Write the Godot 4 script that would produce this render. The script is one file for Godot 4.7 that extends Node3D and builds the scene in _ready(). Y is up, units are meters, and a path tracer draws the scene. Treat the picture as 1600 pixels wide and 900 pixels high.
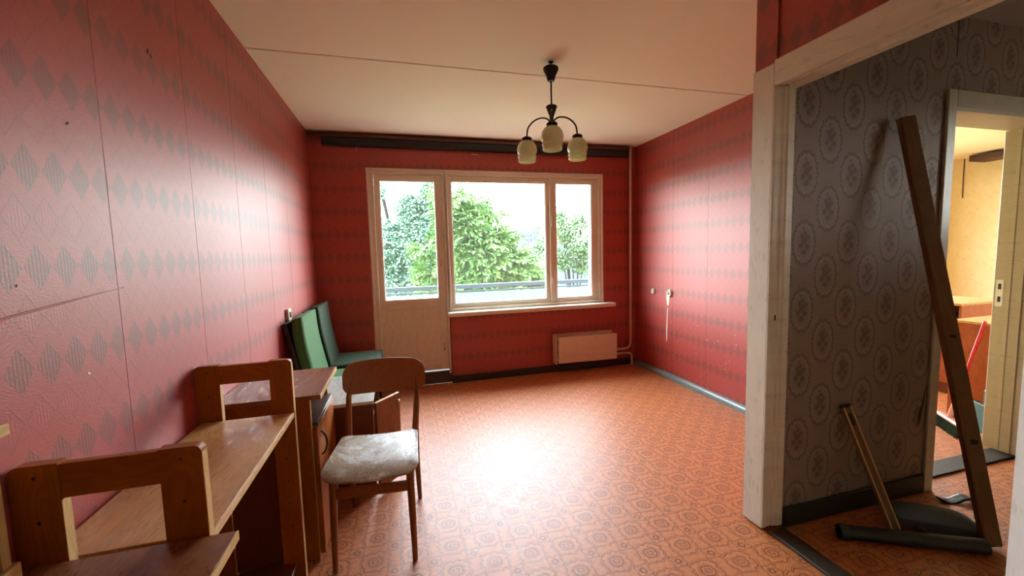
extends Node3D
# A worn flat: red-papered living room with a balcony door and window, a hall on the right and a bedroom beyond it.
# x to the right, y up, z towards the camera; the window wall's inner face is z = 0, the left wall's is x = 0.

var taken := {}
var M := {}
var rng := RandomNumberGenerator.new()

# ------------------------------------------------------------------ mesh building
class MB:
	var v := PackedVector3Array()
	var n := PackedVector3Array()
	var uv := PackedVector2Array()
	var x := Transform3D.IDENTITY
	var off := Vector2.ZERO

	func tri(a: Vector3, b: Vector3, c: Vector3, na: Vector3, nb: Vector3, nc: Vector3, ua := Vector2.ZERO, ub := Vector2.ZERO, uc := Vector2.ZERO) -> void:
		var g := (b - a).cross(c - a)
		if g.length_squared() < 1e-16:
			return
		if g.dot(na + nb + nc) > 0.0:
			var t := b
			b = c
			c = t
			t = nb
			nb = nc
			nc = t
			var tu := ub
			ub = uc
			uc = tu
		for p: Vector3 in [a, b, c]:
			v.append(x * p)
		for q: Vector3 in [na, nb, nc]:
			n.append((x.basis * q).normalized())
		for w: Vector2 in [ua, ub, uc]:
			uv.append(w + off)

	func flat(a: Vector3, b: Vector3, c: Vector3, d: Vector3, nn: Vector3, va := 1) -> void:
		var u := [puv(a, nn, va), puv(b, nn, va), puv(c, nn, va), puv(d, nn, va)]
		tri(a, b, c, nn, nn, nn, u[0], u[1], u[2])
		tri(a, c, d, nn, nn, nn, u[0], u[2], u[3])

	func puv(p: Vector3, nn: Vector3, va: int) -> Vector2:
		var a := nn.abs().max_axis_index()
		var i := (a + 1) % 3
		var j := (a + 2) % 3
		if i == va:
			return Vector2(p[j], p[i])
		if j == va:
			return Vector2(p[i], p[j])
		return Vector2(p[i], p[j])

	# box with chamfered edges; the texture's v runs along axis va (-1: the longest)
	func box(lo: Vector3, hi: Vector3, bv := 0.002, va := -1) -> void:
		var c := (lo + hi) / 2
		var h := (hi - lo) / 2
		bv = minf(bv, minf(h.x, minf(h.y, h.z)) * 0.9)
		if va < 0:
			va = (hi - lo).max_axis_index()
		for a in 3:
			var i := (a + 1) % 3
			var j := (a + 2) % 3
			for s: float in [-1.0, 1.0]:
				var nn := Vector3.ZERO
				nn[a] = s
				var q := []
				for k: Vector2 in [Vector2(-1, -1), Vector2(1, -1), Vector2(1, 1), Vector2(-1, 1)]:
					var p := c
					p[a] += s * h[a]
					p[i] += k.x * (h[i] - bv)
					p[j] += k.y * (h[j] - bv)
					q.append(p)
				flat(q[0], q[1], q[2], q[3], nn, va)
			if bv > 0.0:
				for s: float in [-1.0, 1.0]:
					for t: float in [-1.0, 1.0]:
						var nn := Vector3.ZERO
						nn[i] = s
						nn[j] = t
						var q := []
						for k: Vector2 in [Vector2(-1, 0), Vector2(1, 0), Vector2(1, 1), Vector2(-1, 1)]:
							var p := c
							p[a] += k.x * (h[a] - bv)
							p[i] += s * (h[i] - (bv if k.y > 0 else 0.0))
							p[j] += t * (h[j] - (0.0 if k.y > 0 else bv))
							q.append(p)
						flat(q[0], q[1], q[2], q[3], nn.normalized(), va)
		if bv > 0.0:
			for k in 8:
				var s := Vector3(-1 if k & 1 else 1, -1 if k & 2 else 1, -1 if k & 4 else 1)
				var o := c + s * h
				var nn := s.normalized()
				tri(o - Vector3(0, s.y, s.z) * bv, o - Vector3(s.x, 0, s.z) * bv, o - Vector3(s.x, s.y, 0) * bv, nn, nn, nn)

	# profile: points (radius, height) from one end to the other; a repeated point makes a hard edge
	func lathe(pr: Array, seg := 24, vs := 1.0) -> void:
		for k in pr.size() - 1:
			var a: Vector2 = pr[k]
			var b: Vector2 = pr[k + 1]
			if a.is_equal_approx(b):
				continue
			var d := (b - a).normalized()
			var da := d
			var db := d
			if k > 0 and not (pr[k - 1] as Vector2).is_equal_approx(a):
				da = (d + (a - pr[k - 1]).normalized()).normalized()
			if k < pr.size() - 2 and not (pr[k + 2] as Vector2).is_equal_approx(b):
				db = (d + (pr[k + 2] - b).normalized()).normalized()
			for s in seg:
				var t0 := TAU * s / seg
				var t1 := TAU * (s + 1) / seg
				var r0 := Vector3(cos(t0), 0, sin(t0))
				var r1 := Vector3(cos(t1), 0, sin(t1))
				var p := [r0 * a.x + Vector3(0, a.y, 0), r1 * a.x + Vector3(0, a.y, 0), r1 * b.x + Vector3(0, b.y, 0), r0 * b.x + Vector3(0, b.y, 0)]
				var m := [r0 * da.y - Vector3(0, da.x, 0), r1 * da.y - Vector3(0, da.x, 0), r1 * db.y - Vector3(0, db.x, 0), r0 * db.y - Vector3(0, db.x, 0)]
				var u := [Vector2(t0 * a.x, a.y), Vector2(t1 * a.x, a.y), Vector2(t1 * b.x, b.y), Vector2(t0 * b.x, b.y)]
				tri(p[0], p[1], p[2], m[0], m[1], m[2], u[0], u[1], u[2])
				tri(p[0], p[2], p[3], m[0], m[2], m[3], u[0], u[2], u[3])

	func tube(pts: Array, rad: Variant, seg := 10, caps := true) -> void:
		var rings := []
		var side := Vector3.ZERO
		var len_ := 0.0
		var lens := []
		for k in pts.size():
			var d: Vector3 = (pts[mini(k + 1, pts.size() - 1)] - pts[maxi(k - 1, 0)]).normalized()
			if k == 0:
				side = d.cross(Vector3.UP if absf(d.y) < 0.9 else Vector3.RIGHT).normalized()
			else:
				side = (side - d * side.dot(d)).normalized()
				len_ += (pts[k] - pts[k - 1]).length()
			lens.append(len_)
			var up := d.cross(side)
			var r: float = rad[k] if rad is Array else rad
			var ring := []
			for s in seg:
				var t := TAU * s / seg
				var o := side * cos(t) + up * sin(t)
				ring.append([pts[k] + o * r, o, Vector2(t * r, len_)])
			rings.append(ring)
		for k in rings.size() - 1:
			for s in seg:
				var a: Array = rings[k][s]
				var b: Array = rings[k][(s + 1) % seg]
				var c: Array = rings[k + 1][(s + 1) % seg]
				var d: Array = rings[k + 1][s]
				tri(a[0], b[0], c[0], a[1], b[1], c[1], a[2], b[2], c[2])
				tri(a[0], c[0], d[0], a[1], c[1], d[1], a[2], c[2], d[2])
		if caps:
			for e in [0, rings.size() - 1]:
				var nn: Vector3 = (pts[0] - pts[1]).normalized() if e == 0 else (pts[e] - pts[e - 1]).normalized()
				for s in seg:
					tri(pts[e], rings[e][s][0], rings[e][(s + 1) % seg][0], nn, nn, nn)

	# outline in x, y; rings from its middle to its edge, bent by warp(x, y) -> z, with a thickness; round: how far the rim is rounded off
	func plate(poly: PackedVector2Array, thick: float, warp: Callable, rings := 6, rim := 0.004) -> void:
		var cen := Vector2.ZERO
		for p in poly:
			cen += p
		cen /= poly.size()
		var N := poly.size()
		var layers := []  # rows of points from the front's middle over the rim to the back's middle
		for k in range(0, rings + 1):
			var f := float(k) / rings * 0.985
			layers.append([f, thick / 2])
		layers.append([1.0, thick / 2 - rim])
		layers.append([1.0, -thick / 2 + rim])
		for k in range(rings, -1, -1):
			layers.append([float(k) / rings * 0.985, -thick / 2])
		var P := []
		for l in layers:
			var row := []
			for q in N:
				var p: Vector2 = cen + (poly[q] - cen) * l[0]
				row.append(Vector3(p.x, p.y, warp.call(p.x, p.y) + l[1]))
			P.append(row)
		var nor := []
		for r in P.size():
			var row := []
			row.resize(N)
			row.fill(Vector3.ZERO)
			nor.append(row)
		for r in P.size() - 1:
			for q in N:
				var q1 := (q + 1) % N
				var g: Vector3 = (P[r + 1][q1] - P[r][q]).cross(P[r + 1][q] - P[r][q1])
				for w in [[r, q], [r, q1], [r + 1, q], [r + 1, q1]]:
					nor[w[0]][w[1]] += g
		var want := Vector3.ZERO
		for q in N:
			want += nor[1][q]
		var sg := 1.0 if want.z > 0 else -1.0
		var fm := Vector3.ZERO
		var bm := Vector3.ZERO
		for q in N:
			fm += nor[0][q]
			bm += nor[P.size() - 1][q]
		for q in N:
			nor[0][q] = fm
			nor[P.size() - 1][q] = bm
		for r in P.size() - 1:
			for q in N:
				var q1 := (q + 1) % N
				var a: Vector3 = P[r][q]
				var b: Vector3 = P[r][q1]
				var c: Vector3 = P[r + 1][q1]
				var d: Vector3 = P[r + 1][q]
				var na: Vector3 = (nor[r][q] * sg).normalized()
				var nb: Vector3 = (nor[r][q1] * sg).normalized()
				var nc: Vector3 = (nor[r + 1][q1] * sg).normalized()
				var nd: Vector3 = (nor[r + 1][q] * sg).normalized()
				tri(a, b, c, na, nb, nc, Vector2(a.x, a.y), Vector2(b.x, b.y), Vector2(c.x, c.y))
				tri(a, c, d, na, nc, nd, Vector2(a.x, a.y), Vector2(c.x, c.y), Vector2(d.x, d.y))

	# an outline (x, y) drawn out along z from z0 to z1, sides smoothed where they bend gently
	func prism(poly: PackedVector2Array, z0: float, z1: float) -> void:
		var N := poly.size()
		var idx := Geometry2D.triangulate_polygon(poly)
		for k in range(0, idx.size(), 3):
			for zz: float in [z0, z1]:
				var nn := Vector3(0, 0, 1 if (zz == z1) == (z1 > z0) else -1)
				var t := []
				for e in 3:
					var p := poly[idx[k + e]]
					t.append(Vector3(p.x, p.y, zz))
				tri(t[0], t[1], t[2], nn, nn, nn, Vector2(t[0].x, t[0].y), Vector2(t[1].x, t[1].y), Vector2(t[2].x, t[2].y))
		var cw := Geometry2D.is_polygon_clockwise(poly)
		var en := []
		for q in N:
			var d := (poly[(q + 1) % N] - poly[q]).normalized()
			en.append(Vector2(-d.y, d.x) if cw else Vector2(d.y, -d.x))
		for q in N:
			var e: Vector2 = en[q]
			var e0: Vector2 = (e + en[(q + N - 1) % N]).normalized() if e.dot(en[(q + N - 1) % N]) > 0.8 else e
			var e1: Vector2 = (e + en[(q + 1) % N]).normalized() if e.dot(en[(q + 1) % N]) > 0.8 else e
			var a := poly[q]
			var b := poly[(q + 1) % N]
			var A := Vector3(a.x, a.y, z0)
			var B := Vector3(b.x, b.y, z0)
			var C := Vector3(b.x, b.y, z1)
			var D := Vector3(a.x, a.y, z1)
			var n0 := Vector3(e0.x, e0.y, 0)
			var n1 := Vector3(e1.x, e1.y, 0)
			var L := (b - a).length()
			tri(A, B, C, n0, n1, n1, Vector2(z0, 0), Vector2(z0, L), Vector2(z1, L))
			tri(A, C, D, n0, n1, n0, Vector2(z0, 0), Vector2(z1, L), Vector2(z1, 0))

	func mesh() -> ArrayMesh:
		var a := []
		a.resize(Mesh.ARRAY_MAX)
		a[Mesh.ARRAY_VERTEX] = v
		a[Mesh.ARRAY_NORMAL] = n
		a[Mesh.ARRAY_TEX_UV] = uv
		var m := ArrayMesh.new()
		m.add_surface_from_arrays(Mesh.PRIMITIVE_TRIANGLES, a)
		return m


func mb(xf := Transform3D.IDENTITY) -> MB:
	var b := MB.new()
	b.x = xf
	return b


func wood() -> MB:  # a mesh whose grain starts at a place of its own
	var b := MB.new()
	b.off = Vector2(rng.randf() * 3.0, rng.randf() * 3.0)
	return b


func bx(lo: Vector3, hi: Vector3, bv := 0.002, va := -1) -> MB:
	var b := wood() if va < 0 else MB.new()
	b.box(lo, hi, bv, va)
	return b


func rrect(x0: float, y0: float, x1: float, y1: float, r: Array, seg := 6) -> PackedVector2Array:  # radii: at x0y0, x1y0, x1y1, x0y1
	var out := PackedVector2Array()
	var cs := [Vector2(x0 + r[0], y0 + r[0]), Vector2(x1 - r[1], y0 + r[1]), Vector2(x1 - r[2], y1 - r[2]), Vector2(x0 + r[3], y1 - r[3])]
	for k in 4:
		for s in (seg + 1 if r[k] > 0 else 1):
			var t := PI + k * PI / 2 + (s * PI / 2 / seg if r[k] > 0 else 0.0)
			out.append(cs[k] + Vector2(cos(t), sin(t)) * r[k])
	return out


func dense(poly: PackedVector2Array, step: float) -> PackedVector2Array:
	var out := PackedVector2Array()
	for k in poly.size():
		var a := poly[k]
		var b := poly[(k + 1) % poly.size()]
		var m := maxi(1, int(ceil((b - a).length() / step)))
		for s in m:
			out.append(a.lerp(b, float(s) / m))
	return out


func numbered(called: String) -> String:
	var k: int = taken.get(called, 0)
	taken[called] = k + 1
	return called if k == 0 else "%s_%03d" % [called, k]


func put(called: String, b: Variant, mat: Material, parent: Node = null) -> MeshInstance3D:
	var o := MeshInstance3D.new()
	o.mesh = b.mesh() if b is MB else b
	o.material_override = mat
	if parent == null:
		o.name = numbered(called)
		add_child(o)
	else:
		o.name = called
		parent.add_child(o, true)
		for other in parent.get_children():  # repeats among parts take three digits
			if other == o or not str(other.name).begins_with(called):
				continue
			var k := 1
			while parent.has_node("%s_%03d" % [called, k]):
				k += 1
			o.name = "%s_%03d" % [called, k]
			break
	return o


func tag(o: Node, label: String, category: String, group := "", kind := "") -> Node:
	o.set_meta("label", label)
	o.set_meta("category", category)
	if group:
		o.set_meta("group", group)
	if kind:
		o.set_meta("kind", kind)
	return o


func thing(called: String, label: String, category: String, at := Vector3.ZERO, turn := 0.0, group := "", kind := "") -> Node3D:
	var o := Node3D.new()
	o.name = numbered(called)
	add_child(o)
	o.position = at
	o.rotation.y = turn
	tag(o, label, category, group, kind)
	return o


func stuff(o: Node) -> Node:
	o.set_meta("kind", "stuff")
	return o


# ------------------------------------------------------------------ textures
var nz := FastNoiseLite.new()


func tileable(u: float, v: float, scale: float, z := 0.0) -> float:  # noise that repeats over the unit square
	var a := u * TAU
	var b := v * TAU
	return nz.get_noise_3d(cos(a) * scale + 31.0 + z, sin(a) * scale + cos(b) * scale * 0.83, sin(b) * scale + z * 1.7)


func bake(w: int, h: int, f: Callable) -> ImageTexture:
	var d := PackedByteArray()
	d.resize(w * h * 3)
	var k := 0
	for j in h:
		for i in w:
			var c: Color = f.call((i + 0.5) / w, (j + 0.5) / h)
			d[k] = int(clampf(c.r, 0, 1) * 255)
			d[k + 1] = int(clampf(c.g, 0, 1) * 255)
			d[k + 2] = int(clampf(c.b, 0, 1) * 255)
			k += 3
	return ImageTexture.create_from_image(Image.create_from_data(w, h, false, Image.FORMAT_RGB8, d))


func noise_tex(freq: float, size := 512, octaves := 4, type := FastNoiseLite.TYPE_SIMPLEX_SMOOTH, seed_ := 3) -> NoiseTexture2D:
	var f := FastNoiseLite.new()
	f.noise_type = type
	f.frequency = freq
	f.fractal_octaves = octaves
	f.seed = seed_
	var t := NoiseTexture2D.new()
	t.noise = f
	t.seamless = true
	t.width = size
	t.height = size
	return t


func mat(c: Color, rough := 0.6, tex: Texture2D = null, tile := Vector2.ONE, shift := Vector2.ZERO, height: Texture2D = null, relief := 0.0, spec := 0.5) -> StandardMaterial3D:
	var m := StandardMaterial3D.new()
	m.albedo_color = c
	m.roughness = rough
	m.metallic_specular = spec
	m.uv1_scale = Vector3(1 / tile.x, 1 / tile.y, 1)
	m.uv1_offset = Vector3(shift.x, shift.y, 0)
	m.albedo_texture = tex
	if height:
		m.heightmap_enabled = true
		m.heightmap_texture = height
		m.heightmap_scale = relief
	return m


func ss(a: float, b: float, x: float) -> float:
	return smoothstep(a, b, x)


func lino_line(u: float, v: float) -> float:  # ringed medallions with small roundels between them
	var x := u * 3.0 + tileable(u, v, 3.0) * 0.045
	var y := v * 3.0 + tileable(u, v, 3.0, 40.0) * 0.045
	var cx := fposmod(x, 1.0) - 0.5
	var cy := fposmod(y, 1.0) - 0.5
	var kx := fposmod(x + 0.5, 1.0) - 0.5
	var ky := fposmod(y + 0.5, 1.0) - 0.5
	var a1 := atan2(cy, cx)
	var a2 := atan2(ky, kx)
	var r1 := sqrt(cx * cx + cy * cy)
	var r2 := sqrt(kx * kx + ky * ky)
	var w1 := 0.012 * cos(a1 * 12.0 + 1.0) + 0.010 * cos(a1 * 7.0) + 0.014 * cos(a1 * 4.0)
	var l := 0.0
	for q: Array in [[0.165, 0.010, 0.95, 0.5], [0.215, 0.006, 0.6, 0.6], [0.36, 0.009, 0.9, 1.6], [0.415, 0.007, 0.55, 1.8], [0.07, 0.012, 0.6, 0.8]]:
		l = maxf(l, (1.0 - ss(q[1] * 0.7, q[1] * 2.4, absf(r1 + w1 * q[3] - q[0]))) * q[2])
	for q: Array in [[0.065, 0.010, 0.95], [0.10, 0.006, 0.5]]:
		l = maxf(l, (1.0 - ss(q[1] * 0.7, q[1] * 2.4, absf(r2 + 0.006 * cos(a2 * 6.0) - q[0]))) * q[2])
	if r1 > 0.43:
		var st := r2 * (1.0 + 0.22 * cos(a2 * 4.0))
		l = maxf(l, (1.0 - ss(0.006, 0.017, absf(st + 0.012 * cos(a2 * 16.0) - 0.185))) * 0.85)
		l = maxf(l, (1.0 - ss(0.004, 0.012, absf(st + 0.012 * cos(a2 * 16.0) - 0.235))) * 0.45)
	if r1 < 0.15:
		l = maxf(l, ss(0.45, 0.9, cos(a1 * 9.0) * cos(r1 * 60.0)) * 0.5)
	return l


func lino(u: float, v: float) -> Color:
	var g := tileable(u, v, 40.0, 9.0) * 0.5 + 0.5
	var line := lino_line(u, v) * (0.65 + 0.35 * g)
	var base := Color(0.82, 0.50, 0.28).lerp(Color(0.76, 0.43, 0.225), ss(0.2, 0.8, tileable(u, v, 14.0, 17.0) * 0.5 + 0.5))
	base = base.lerp(Color(0.88, 0.60, 0.38), ss(0.55, 0.9, tileable(u, v, 26.0, 3.0) * 0.5 + 0.5) * 0.5)
	return base.lerp(Color(0.30, 0.12, 0.05), line * 0.9)


func lino_relief(u: float, v: float) -> Color:
	var h := 0.75 - 0.55 * lino_line(u, v) + 0.10 * tileable(u, v, 30.0, 3.0)
	return Color(h, h, h)


func diamond(u: float, v: float) -> Vector2:  # (inside a grey diamond, inside a red one): six across, one grey row and one red row
	var x := u * 6.0
	var fx := absf(fposmod(x, 1.0) - 0.5) * 2.0
	var fy := absf(v - 0.5) * 4.0  # the grey row's diamond is half a tile high
	var fy2 := minf(v, 1.0 - v) * 4.0
	var fx2 := absf(fposmod(x + 0.5, 1.0) - 0.5) * 2.0
	return Vector2(1.0 - (fx + fy), 1.0 - (fx2 + fy2))


func paper(u: float, v: float) -> Color:
	var d := diamond(u, v)
	var n1 := tileable(u, v, 9.0) * 0.5 + 0.5
	var n2 := tileable(u, v, 30.0, 5.0) * 0.5 + 0.5
	var red := Color(0.685, 0.22, 0.155).lerp(Color(0.635, 0.19, 0.135), n1)
	var hatch := 0.5 + 0.5 * sin(u * 6.0 * TAU * 8.0)
	var grey := Color(0.525, 0.20, 0.13).lerp(Color(0.43, 0.16, 0.105), hatch * 0.7)
	var g := ss(-0.05, 0.12, d.x + (n2 - 0.5) * 0.2) * (0.52 + 0.3 * n1)
	var c := red.lerp(grey, g)
	var fx := 1.0 - ss(0.0, 0.09, absf(d.y - 0.1))
	c = c.lerp(Color(0.52, 0.135, 0.11), fx * 0.45)
	c = c.lerp(Color(0.70, 0.225, 0.185), ss(0.35, 0.75, d.y) * 0.3 * n2)
	return c


func paper_relief(u: float, v: float) -> Color:
	var d := diamond(u, v)
	var h := 0.45 + 0.16 * tileable(u, v, 22.0, 2.0) + 0.14 * absf(tileable(u, v, 12.0, 7.0))
	h += 0.12 * (1.0 - ss(0.0, 0.1, absf(d.y - 0.06))) + 0.10 * (1.0 - ss(0.0, 0.1, absf(d.x - 0.1)))
	if d.x > 0.0:
		h += 0.10 * sin(u * 6.0 * TAU * 8.0) * ss(0.0, 0.1, d.x)
	if d.y > 0.35:
		h += 0.08 * sin(u * 6.0 * TAU * 9.0)
	return Color(h, h, h)


func damask(u: float, v: float) -> Color:
	var nn := tileable(u, v, 20.0) * 0.5 + 0.5
	var base := Color(0.57, 0.495, 0.43).lerp(Color(0.54, 0.46, 0.40), nn)
	base = base.lerp(Color(0.56, 0.53, 0.46), ss(0.3, 0.9, cos((u * 2 - v * 2) * PI) * cos((u * 2 + v * 2) * PI)) * 0.25)
	for k in 2:
		var x := fposmod(u - 0.25 - 0.5 * k + 0.5, 1.0) - 0.5
		var y := fposmod(v - 0.25 - 0.5 * k + 0.5, 1.0) - 0.5
		x *= 0.271
		y *= 0.31
		var ang := atan2(y / 0.104, x / 0.071)
		var r := sqrt(pow(x / 0.071, 2) + pow(y / 0.104, 2))
		var edge := 1.0 + 0.035 * cos(ang * 14.0) - 0.05 * pow(absf(cos(ang)), 6)
		var q := r / edge
		if q < 1.08:
			var inner := Color(0.59, 0.51, 0.46)
			base = base.lerp(inner, (1.0 - ss(0.84, 0.92, q)) * 0.75)
			var rim := ss(0.84, 0.90, q) * (1.0 - ss(1.0, 1.06, q))
			base = base.lerp(Color(0.33, 0.28, 0.27), rim * (0.42 + 0.25 * sin(ang * 28.0)))
			# a bunch of flowers in the middle: blossoms, leaves, stems
			var fl := 0.0
			for b: Vector3 in [Vector3(0, 0.012, 0.019), Vector3(-0.02, -0.012, 0.014), Vector3(0.019, -0.016, 0.015), Vector3(0.004, 0.045, 0.012), Vector3(-0.014, 0.034, 0.011), Vector3(0.022, 0.026, 0.011), Vector3(0.0, -0.04, 0.014), Vector3(-0.006, 0.068, 0.007)]:
				var dx := x - b.x
				var dy := y - b.y
				var rr := sqrt(dx * dx + dy * dy) / b.z
				if rr < 1.15:
					var pet := 0.5 + 0.5 * cos(atan2(dy, dx) * 5.0 + b.x * 300.0)
					fl = maxf(fl, (1.0 - ss(0.75 + 0.3 * pet, 0.85 + 0.3 * pet, rr)) * (0.35 + 0.65 * absf(sin(rr * 7.0))))
			var sc := ss(0.1, 0.35, absf(tileable(u, v, 34.0, 4.0))) * (1.0 - ss(0.5, 0.8, q))
			fl = maxf(fl, sc * 0.55)
			base = base.lerp(Color(0.37, 0.295, 0.25), fl * 0.85)
		elif absf(x) < 0.03 and absf(absf(y) - 0.118) < 0.014:
			var k2 := ss(0.2, 0.9, cos(x * 420.0) * cos((absf(y) - 0.118) * 380.0))
			base = base.lerp(Color(0.38, 0.33, 0.32), k2 * 0.6)
	return base


func oak(u: float, v: float) -> Color:  # grain along v, tile 0.4 x 1.2 m; a grey that the wood's own colour tints
	var w := tileable(u, v, 1.1, 3.0)
	var ring := sin((u * 14.0 + w * 7.0) * TAU)
	var fib := nz.get_noise_3d(cos(u * TAU) * 90.0, sin(u * TAU) * 90.0, 30.0 + 1.6 * sin(v * TAU))
	var fib2 := nz.get_noise_3d(cos(u * TAU) * 220.0, sin(u * TAU) * 220.0 + 40.0, 2.0 * cos(v * TAU))
	var g := 0.89 + 0.025 * ring + 0.04 * fib + 0.035 * fib2 + 0.06 * tileable(u, v, 3.0, 8.0)
	return Color(g, g * (0.985 + 0.02 * ring), g * (0.96 + 0.03 * ring))


func peel(u: float, v: float) -> Color:  # old oil paint: brush marks along v, grime
	var g := 0.95 + 0.03 * tileable(u, v, 3.0) + 0.018 * nz.get_noise_3d(cos(u * TAU) * 60.0, sin(u * TAU) * 60.0, 5.0 * sin(v * TAU))
	var d := ss(0.28, 0.5, tileable(u, v, 7.0, 6.0)) * 0.05
	return Color(g - d, g - d * 1.2, g - d * 1.5)


func yellowed(u: float, v: float) -> Color:
	var g := tileable(u, v, 3.0) * 0.5 + 0.5
	var s := absf(tileable(u, v, 11.0, 3.0))
	var c := Color(0.90, 0.81, 0.60).lerp(Color(0.93, 0.86, 0.70), g)
	return c.lerp(Color(0.55, 0.38, 0.18), (1.0 - ss(0.0, 0.05, s)) * ss(0.1, 0.5, tileable(u, v, 5.0, 12.0)) * 0.6)


func cloth(u: float, v: float) -> Color:
	var r := 0.5 + 0.5 * cos(u * TAU * 12.0)
	var g := 0.78 + 0.2 * pow(r, 0.6) + 0.08 * tileable(u, v, 24.0)
	return Color(g, g, g)


func scuffs(u: float, v: float) -> Color:  # roughness of worn lacquer
	var g := 0.5 + 0.35 * tileable(u, v, 5.0) + 0.25 * tileable(u, v, 18.0, 4.0)
	g += 0.3 * (1.0 - ss(0.0, 0.03, absf(tileable(u, v, 8.0, 9.0))))
	return Color(g, g, g)


func worn(u: float, v: float) -> Color:  # seat: worn swirls in the lacquer, window reflection painted in as pale patches
	var o := oak(u, v).r
	var s := ss(0.0, 0.09, absf(tileable(u, v, 6.0, 21.0)))
	var f := ss(-0.1, 0.45, tileable(u, v, 2.5, 14.0))
	return Color(0.72, 0.62, 0.48).lerp(Color(0.93, 0.93, 0.90), f * 0.85) * o * (0.78 + 0.22 * s)


func make_materials() -> void:
	nz.noise_type = FastNoiseLite.TYPE_SIMPLEX_SMOOTH
	nz.frequency = 0.35
	nz.fractal_octaves = 3
	nz.seed = 11
	var t_oak := bake(512, 512, oak)
	var t_paint := bake(256, 512, peel)
	var t_scuff := bake(512, 512, scuffs)
	var t_worn_floor := bake(384, 384, func(u: float, v: float) -> Color: return Color.WHITE * (0.475 + 0.08 * tileable(u, v, 4.0, 2.0) + 0.06 * tileable(u, v, 20.0, 6.0)))
	var t_paper := bake(768, 384, paper)
	var t_relief := bake(768, 384, paper_relief)
	var fine := noise_tex(0.05, 512, 4)
	var big := noise_tex(0.008, 512, 3, FastNoiseLite.TYPE_SIMPLEX_SMOOTH, 8)
	M.red = mat(Color.WHITE, 0.52, t_paper, Vector2(0.462, 0.2145), Vector2(0.127, 0.267), t_relief, 0.13, 0.6)
	M.red.clearcoat_enabled = true
	M.red.clearcoat = 0.45
	M.red.clearcoat_roughness = 0.48
	M.red_dark = mat(Color(0.55, 0.16, 0.13), 0.6)
	M.lino = mat(Color.WHITE, 1.0, bake(896, 896, lino), Vector2(0.504, 0.468), Vector2(-0.02, 0.03), bake(512, 512, lino_relief), 0.035, 0.5)
	M.lino.roughness_texture = t_worn_floor
	M.lino.clearcoat_enabled = true
	M.lino.clearcoat = 0.35
	M.lino.clearcoat_roughness = 0.55
	M.grey = mat(Color.WHITE, 0.75, bake(512, 512, damask), Vector2(0.271, 0.31), Vector2(0.847, 0.892), fine, 0.03)
	M.yellow = mat(Color.WHITE, 0.75, bake(512, 512, yellowed), Vector2(0.9, 0.9))
	M.ceiling = mat(Color(0.95, 0.91, 0.80), 0.85, null, Vector2(1.7, 2.3), Vector2.ZERO, fine, 0.04)
	M.concrete = mat(Color(0.60, 0.59, 0.57), 0.9, null, Vector2.ONE, Vector2.ZERO, fine, 0.2)
	M.paint = mat(Color(0.92, 0.88, 0.79), 0.42, t_paint, Vector2(0.35, 1.1), Vector2.ZERO, fine, 0.02)
	M.paint_dim = mat(Color(0.80, 0.77, 0.67), 0.45, t_paint, Vector2(0.35, 1.1), Vector2.ZERO, fine, 0.02)
	M.white = mat(Color(0.93, 0.92, 0.88), 0.4, t_paint, Vector2(0.5, 1.3))
	M.skirt = mat(Color(0.48, 0.50, 0.47), 0.30, t_paint, Vector2(0.3, 0.9))
	M.skirt_green = mat(Color(0.17, 0.18, 0.14), 0.5, t_paint, Vector2(0.3, 0.9))
	M.threshold = mat(Color(0.29, 0.26, 0.21), 0.55, t_oak, Vector2(0.4, 1.2))
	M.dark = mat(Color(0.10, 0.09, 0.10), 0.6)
	M.black = mat(Color(0.03, 0.03, 0.03), 0.4)
	M.honey = mat(Color(0.88, 0.68, 0.43), 0.5, t_oak, Vector2(0.4, 1.2))
	M.honey.roughness_texture = t_scuff
	M.honey.roughness = 0.75
	M.edge = mat(Color(0.93, 0.77, 0.50), 0.55, t_oak, Vector2(0.4, 1.2))
	M.brown = mat(Color(0.70, 0.38, 0.07), 0.5, t_oak, Vector2(0.4, 1.2), Vector2.ZERO, null, 0.0, 0.35)
	M.umber = mat(Color(0.46, 0.23, 0.07), 0.42, t_oak, Vector2(0.4, 1.2))
	M.mahogany = mat(Color(0.60, 0.37, 0.22), 0.8, t_oak, Vector2(0.4, 1.2))
	M.mahogany.roughness_texture = t_scuff
	M.cupboard = mat(Color(0.40, 0.27, 0.19), 0.38, t_oak, Vector2(0.4, 1.2))
	M.laminate = mat(Color(0.84, 0.86, 0.84), 0.25, t_oak, Vector2(0.4, 1.2), Vector2.ZERO, null, 0.0, 0.65)
	M.orange_wood = mat(Color(0.70, 0.34, 0.12), 0.5, t_oak, Vector2(0.5, 1.2))
	M.pale_wood = mat(Color(0.86, 0.70, 0.48), 0.5, t_oak, Vector2(0.4, 1.2))
	M.ply = mat(Color(0.66, 0.36, 0.17), 0.38, t_oak, Vector2(0.5, 0.9))
	M.chairwood = mat(Color(0.60, 0.33, 0.12), 0.4, t_oak, Vector2(0.4, 1.2))
	M.seat = mat(Color.WHITE, 0.42, bake(384, 384, worn), Vector2(0.5, 0.5), Vector2.ZERO, fine, 0.03, 0.6)
	M.seat.roughness_texture = t_scuff
	M.seat.roughness = 0.7
	M.plank = mat(Color(0.54, 0.40, 0.24), 0.75, t_oak, Vector2(0.25, 1.0), Vector2.ZERO, t_oak, 0.12)
	M.lath = mat(Color(0.50, 0.40, 0.25), 0.6, t_oak, Vector2(0.25, 1.0))
	var t_cloth := bake(384, 256, cloth)
	M.green = mat(Color(0.26, 0.44, 0.21), 0.85, t_cloth, Vector2(0.48, 0.3), Vector2.ZERO, t_cloth, 0.35)
	M.green.rim_enabled = true
	M.green.rim = 0.35
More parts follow.
